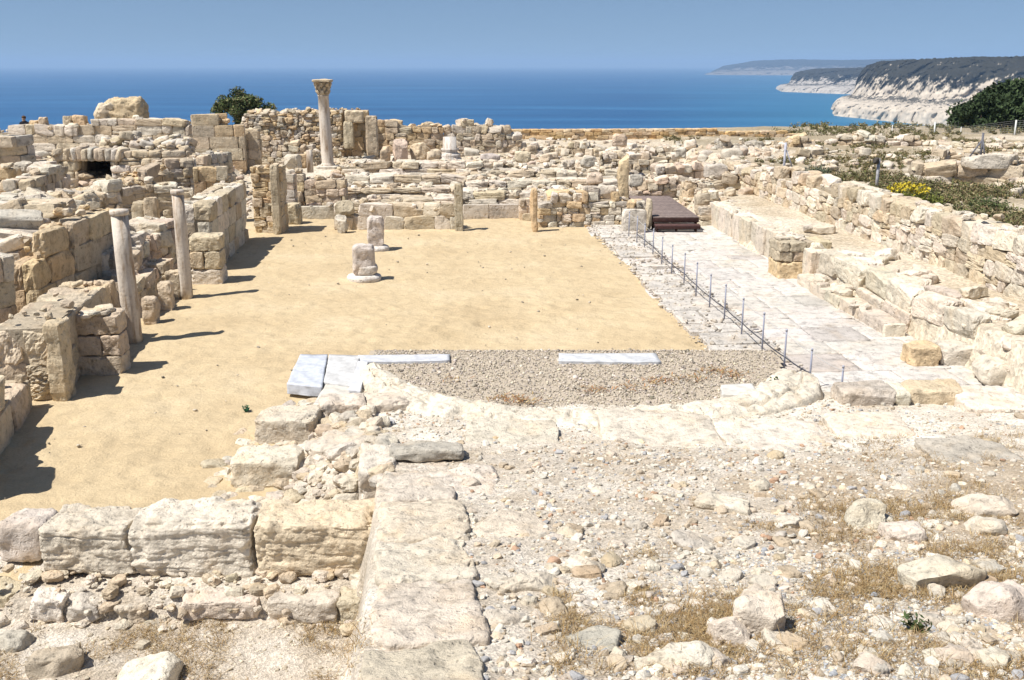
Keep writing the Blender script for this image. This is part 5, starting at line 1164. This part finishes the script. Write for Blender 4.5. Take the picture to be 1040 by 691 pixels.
# visitor sitting behind the skyline wall at far left
def person(label, px, py_head, Y):
    a = at(px, py_head, Y); z0 = a[2]-1.32; me = bpy.data.meshes.new('person')
    J = [((0, 0, .50), .15), ((0, 0, .72), .15), ((0, .0, .96), .17), ((0, -.02, 1.10), .06), ((0, -.03, 1.20), .10), ((0, -.03, 1.27), .09),
         ((-.2, 0, 1.0), .07), ((-.27, -.06, .76), .05), ((-.12, -.28, .66), .04), ((.2, 0, 1.0), .07), ((.27, -.06, .76), .05), ((.12, -.28, .66), .04),
         ((-.1, -.1, .48), .11), ((-.13, -.48, .52), .08), ((-.13, -.46, .08), .05), ((-.13, -.60, .04), .045), ((.1, -.1, .48), .11), ((.13, -.48, .52), .08), ((.13, -.46, .08), .05), ((.13, -.60, .04), .045)]
    E = [(0, 1), (1, 2), (2, 3), (3, 4), (4, 5), (2, 6), (6, 7), (7, 8), (2, 9), (9, 10), (10, 11), (0, 12), (12, 13), (13, 14), (14, 15), (0, 16), (16, 17), (17, 18), (18, 19)]
    me.from_pydata([j[0] for j in J], E, []); o = bpy.data.objects.new('person', me); C.objects.link(o); o.location = (a[0], Y, z0)
    md = o.modifiers.new('skin', 'SKIN'); 
    for i, j in enumerate(J): me.skin_vertices[0].data[i].radius = (j[1], j[1]*.85)
    me.skin_vertices[0].data[0].use_root = True
    o.modifiers.new('sub', 'SUBSURF').levels = 1; o.modifiers['sub'].render_levels = 2
    m, t, b = mat('dark_clothes'); b.inputs['Base Color'].default_value = (.015, .015, .02, 1)
    sep = N(t, 'ShaderNodeSeparateXYZ'); tc_ = N(t, 'ShaderNodeTexCoord'); t.links.new(tc_.outputs['Object'], sep.inputs[0])
    t.links.new(mix(t, (.015, .015, .02), (.40, .26, .18), ramp(t, sep.outputs[2], [(0, 0), (1, 1)])), b.inputs['Base Color'])
    rn = [n for n in t.nodes if n.type == 'VALTORGB'][0].color_ramp; mm = N(t, 'ShaderNodeMath', operation='GREATER_THAN'); mm.inputs[1].default_value = 1.09
    t.links.new(sep.outputs[2], mm.inputs[0]); mx = [n for n in t.nodes if n.type == 'MIX'][0]; t.links.new(mm.outputs[0], mx.inputs[0])
    me.materials.append(m)
    h = MB(); V, Q = cg(8); V = V/np.linalg.norm(V, axis=1)[:, None]*np.array((.105, .115, .10)); h.add(V+np.array((0, .005, 1.27)), Q, tint=(.10, .06, .035)); h.build('hair', M_cloth, o)
    return tag(o, label, 'person')
person('person in dark clothes sitting behind the skyline wall at far left', 24, 118.5, 54)

# ------------------------------------------------------------------ headlands over the bay
def headland(name, base, tops, label, seed, depth, rockc=(.50, .43, .34), bias=0.0):
    """base: [(px,py) on the water]; tops: matching [(px,py)] of the cliff edge seen above it, DEPTH metres further back"""
    ns, nk = 320, 90; rg = np.random.RandomState(seed)
    bb = np.array([on(px, py, SEA_Z) for px, py in base]); tp = np.array([at(px, py, b[1]+d) for (px, py), b, d in zip(tops, bb, depth)])
    s = np.linspace(0, len(base)-1, ns); ii = np.arange(len(base)); Bs = np.stack([np.interp(s, ii, bb[:, k]) for k in range(3)], 1); Ts = np.stack([np.interp(s, ii, tp[:, k]) for k in range(3)], 1)
    L = np.linalg.norm(bb[-1]-bb[0]); rows = []
    prof = [(0, -.05, 0), (.08, 0.0, .05), (.16, .17, .09), (.24, .27, .18), (.34, .31, .46), (.42, .37, .56), (.52, .56, .64), (.64, .72, .71), (.78, .88, .84), (.9, 1.0, 1.0), (1.0, 1.0, 2.2)]
    pk = np.array(prof); kk = np.linspace(0, 1, nk); hz = np.interp(kk, pk[:, 0], pk[:, 1]); hx = np.interp(kk, pk[:, 0], pk[:, 2])
    P = Bs[:, None]*(1-hx)[None, :, None]+Ts[:, None]*hx[None, :, None]
    P[:, :, 2] = SEA_Z+(Ts[:, 2]-SEA_Z)[:, None]*np.minimum(hz, 1.0)[None]
    sc = 1/(L*.06); Pf = P.reshape(-1, 3); n1 = fbm(Pf*np.array((sc, sc, sc*.6)), seed, 6, .55).reshape(ns, nk); n2 = fbm(Pf*np.array((sc*4, sc*4, sc*2)), seed+3, 4, .55).reshape(ns, nk)
    amp = L*.03*np.minimum(1, np.sin(np.clip(kk, 0, .95)*3.0)+.3)[None]*1.3
    dirn = (Ts-Bs)[:, None]; dirn = dirn/np.linalg.norm(dirn[..., :2], axis=2)[..., None]
    P[..., :2] += dirn[..., :2]*(n1*amp*1.4+n2*amp*.5)[..., None]; P[..., 2] += (n1*.12+n2*.05)*amp*.9*(kk > .1)
    P[..., 2] += (.03*(Ts[:, 2]-SEA_Z))[:, None]*np.clip(fbm(P.reshape(-1, 3)*np.array((sc*9, sc*9, 0)), seed+21, 3).reshape(ns, nk), -.1, 1)*sstep(.5, .9, kk)[None]
    P[:, 0, 2] = SEA_Z-8
    hrel = (P[..., 2]-SEA_Z)/(Ts[:, 2]-SEA_Z)[:, None]
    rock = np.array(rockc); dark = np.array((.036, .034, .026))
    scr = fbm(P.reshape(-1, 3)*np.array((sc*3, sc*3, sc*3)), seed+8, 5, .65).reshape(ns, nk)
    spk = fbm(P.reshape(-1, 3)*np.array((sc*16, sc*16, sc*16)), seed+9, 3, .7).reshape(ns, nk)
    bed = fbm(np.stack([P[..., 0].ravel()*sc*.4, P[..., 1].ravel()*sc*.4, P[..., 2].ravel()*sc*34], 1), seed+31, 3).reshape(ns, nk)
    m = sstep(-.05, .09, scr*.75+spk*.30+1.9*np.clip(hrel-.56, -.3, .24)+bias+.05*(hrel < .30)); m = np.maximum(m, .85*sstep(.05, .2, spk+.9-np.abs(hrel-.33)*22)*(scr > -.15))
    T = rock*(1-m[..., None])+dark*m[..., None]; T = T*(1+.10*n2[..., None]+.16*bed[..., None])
    mb = MB(); mb.add(P.reshape(-1, 3), grid_faces(ns, nk), tint=T.reshape(-1, 3)); o = mb.build(name, M_cliff); return tag(o, kind='structure')
headland('headland_terrain', [(842, 111), (846, 118), (878, 121.5), (912, 125), (945, 128.5), (985, 131), (1040, 134), (1120, 137)], [(884, 74), (880, 67), (893, 63), (920, 61), (950, 60), (985, 58.5), (1040, 57.5), (1120, 56)], None, 1, [620, 330, 300, 300, 300, 300, 300, 300])
headland('headland_terrain', [(786, 90.5), (793, 93.5), (815, 94.5), (845, 95.5), (880, 96.5), (930, 98)], [(815, 76), (808, 73.5), (822, 71), (845, 70), (875, 69.5), (930, 69)], None, 5, [900, 500, 420, 420, 420, 420], (.40, .36, .31), .1)
headland('headland_terrain', [(715, 76.2), (725, 76.4), (760, 76.6), (800, 76.8), (860, 77.2), (930, 77.5)], [(725, 72), (735, 67), (765, 62), (800, 60.5), (860, 61), (930, 60)], None, 9, [2500, 1500, 1500, 1500, 1500, 1500], (.22, .20, .18), .25)

# ------------------------------------------------------------------ haze
hm = bpy.data.materials.new('haze'); hm.use_nodes = True; t = hm.node_tree; t.nodes.clear(); out = t.nodes.new('ShaderNodeOutputMaterial')
pv = t.nodes.new('ShaderNodeVolumePrincipled'); pv.inputs['Color'].default_value = (.45, .68, 1.0, 1); pv.inputs['Density'].default_value = HAZE; pv.inputs['Anisotropy'].default_value = 0.0
t.links.new(pv.outputs[0], out.inputs['Volume'])
if HAZE > 0:
    mb = MB(); V, Q = cg(1); lo = np.array((-61000, -40, SEA_Z-20)); hi = np.array((61000, 37000, 130.)); mb.add(lo+(V+1)/2*(hi-lo), Q); tag(mb.build('haze', hm, smooth=False), kind='stuff')
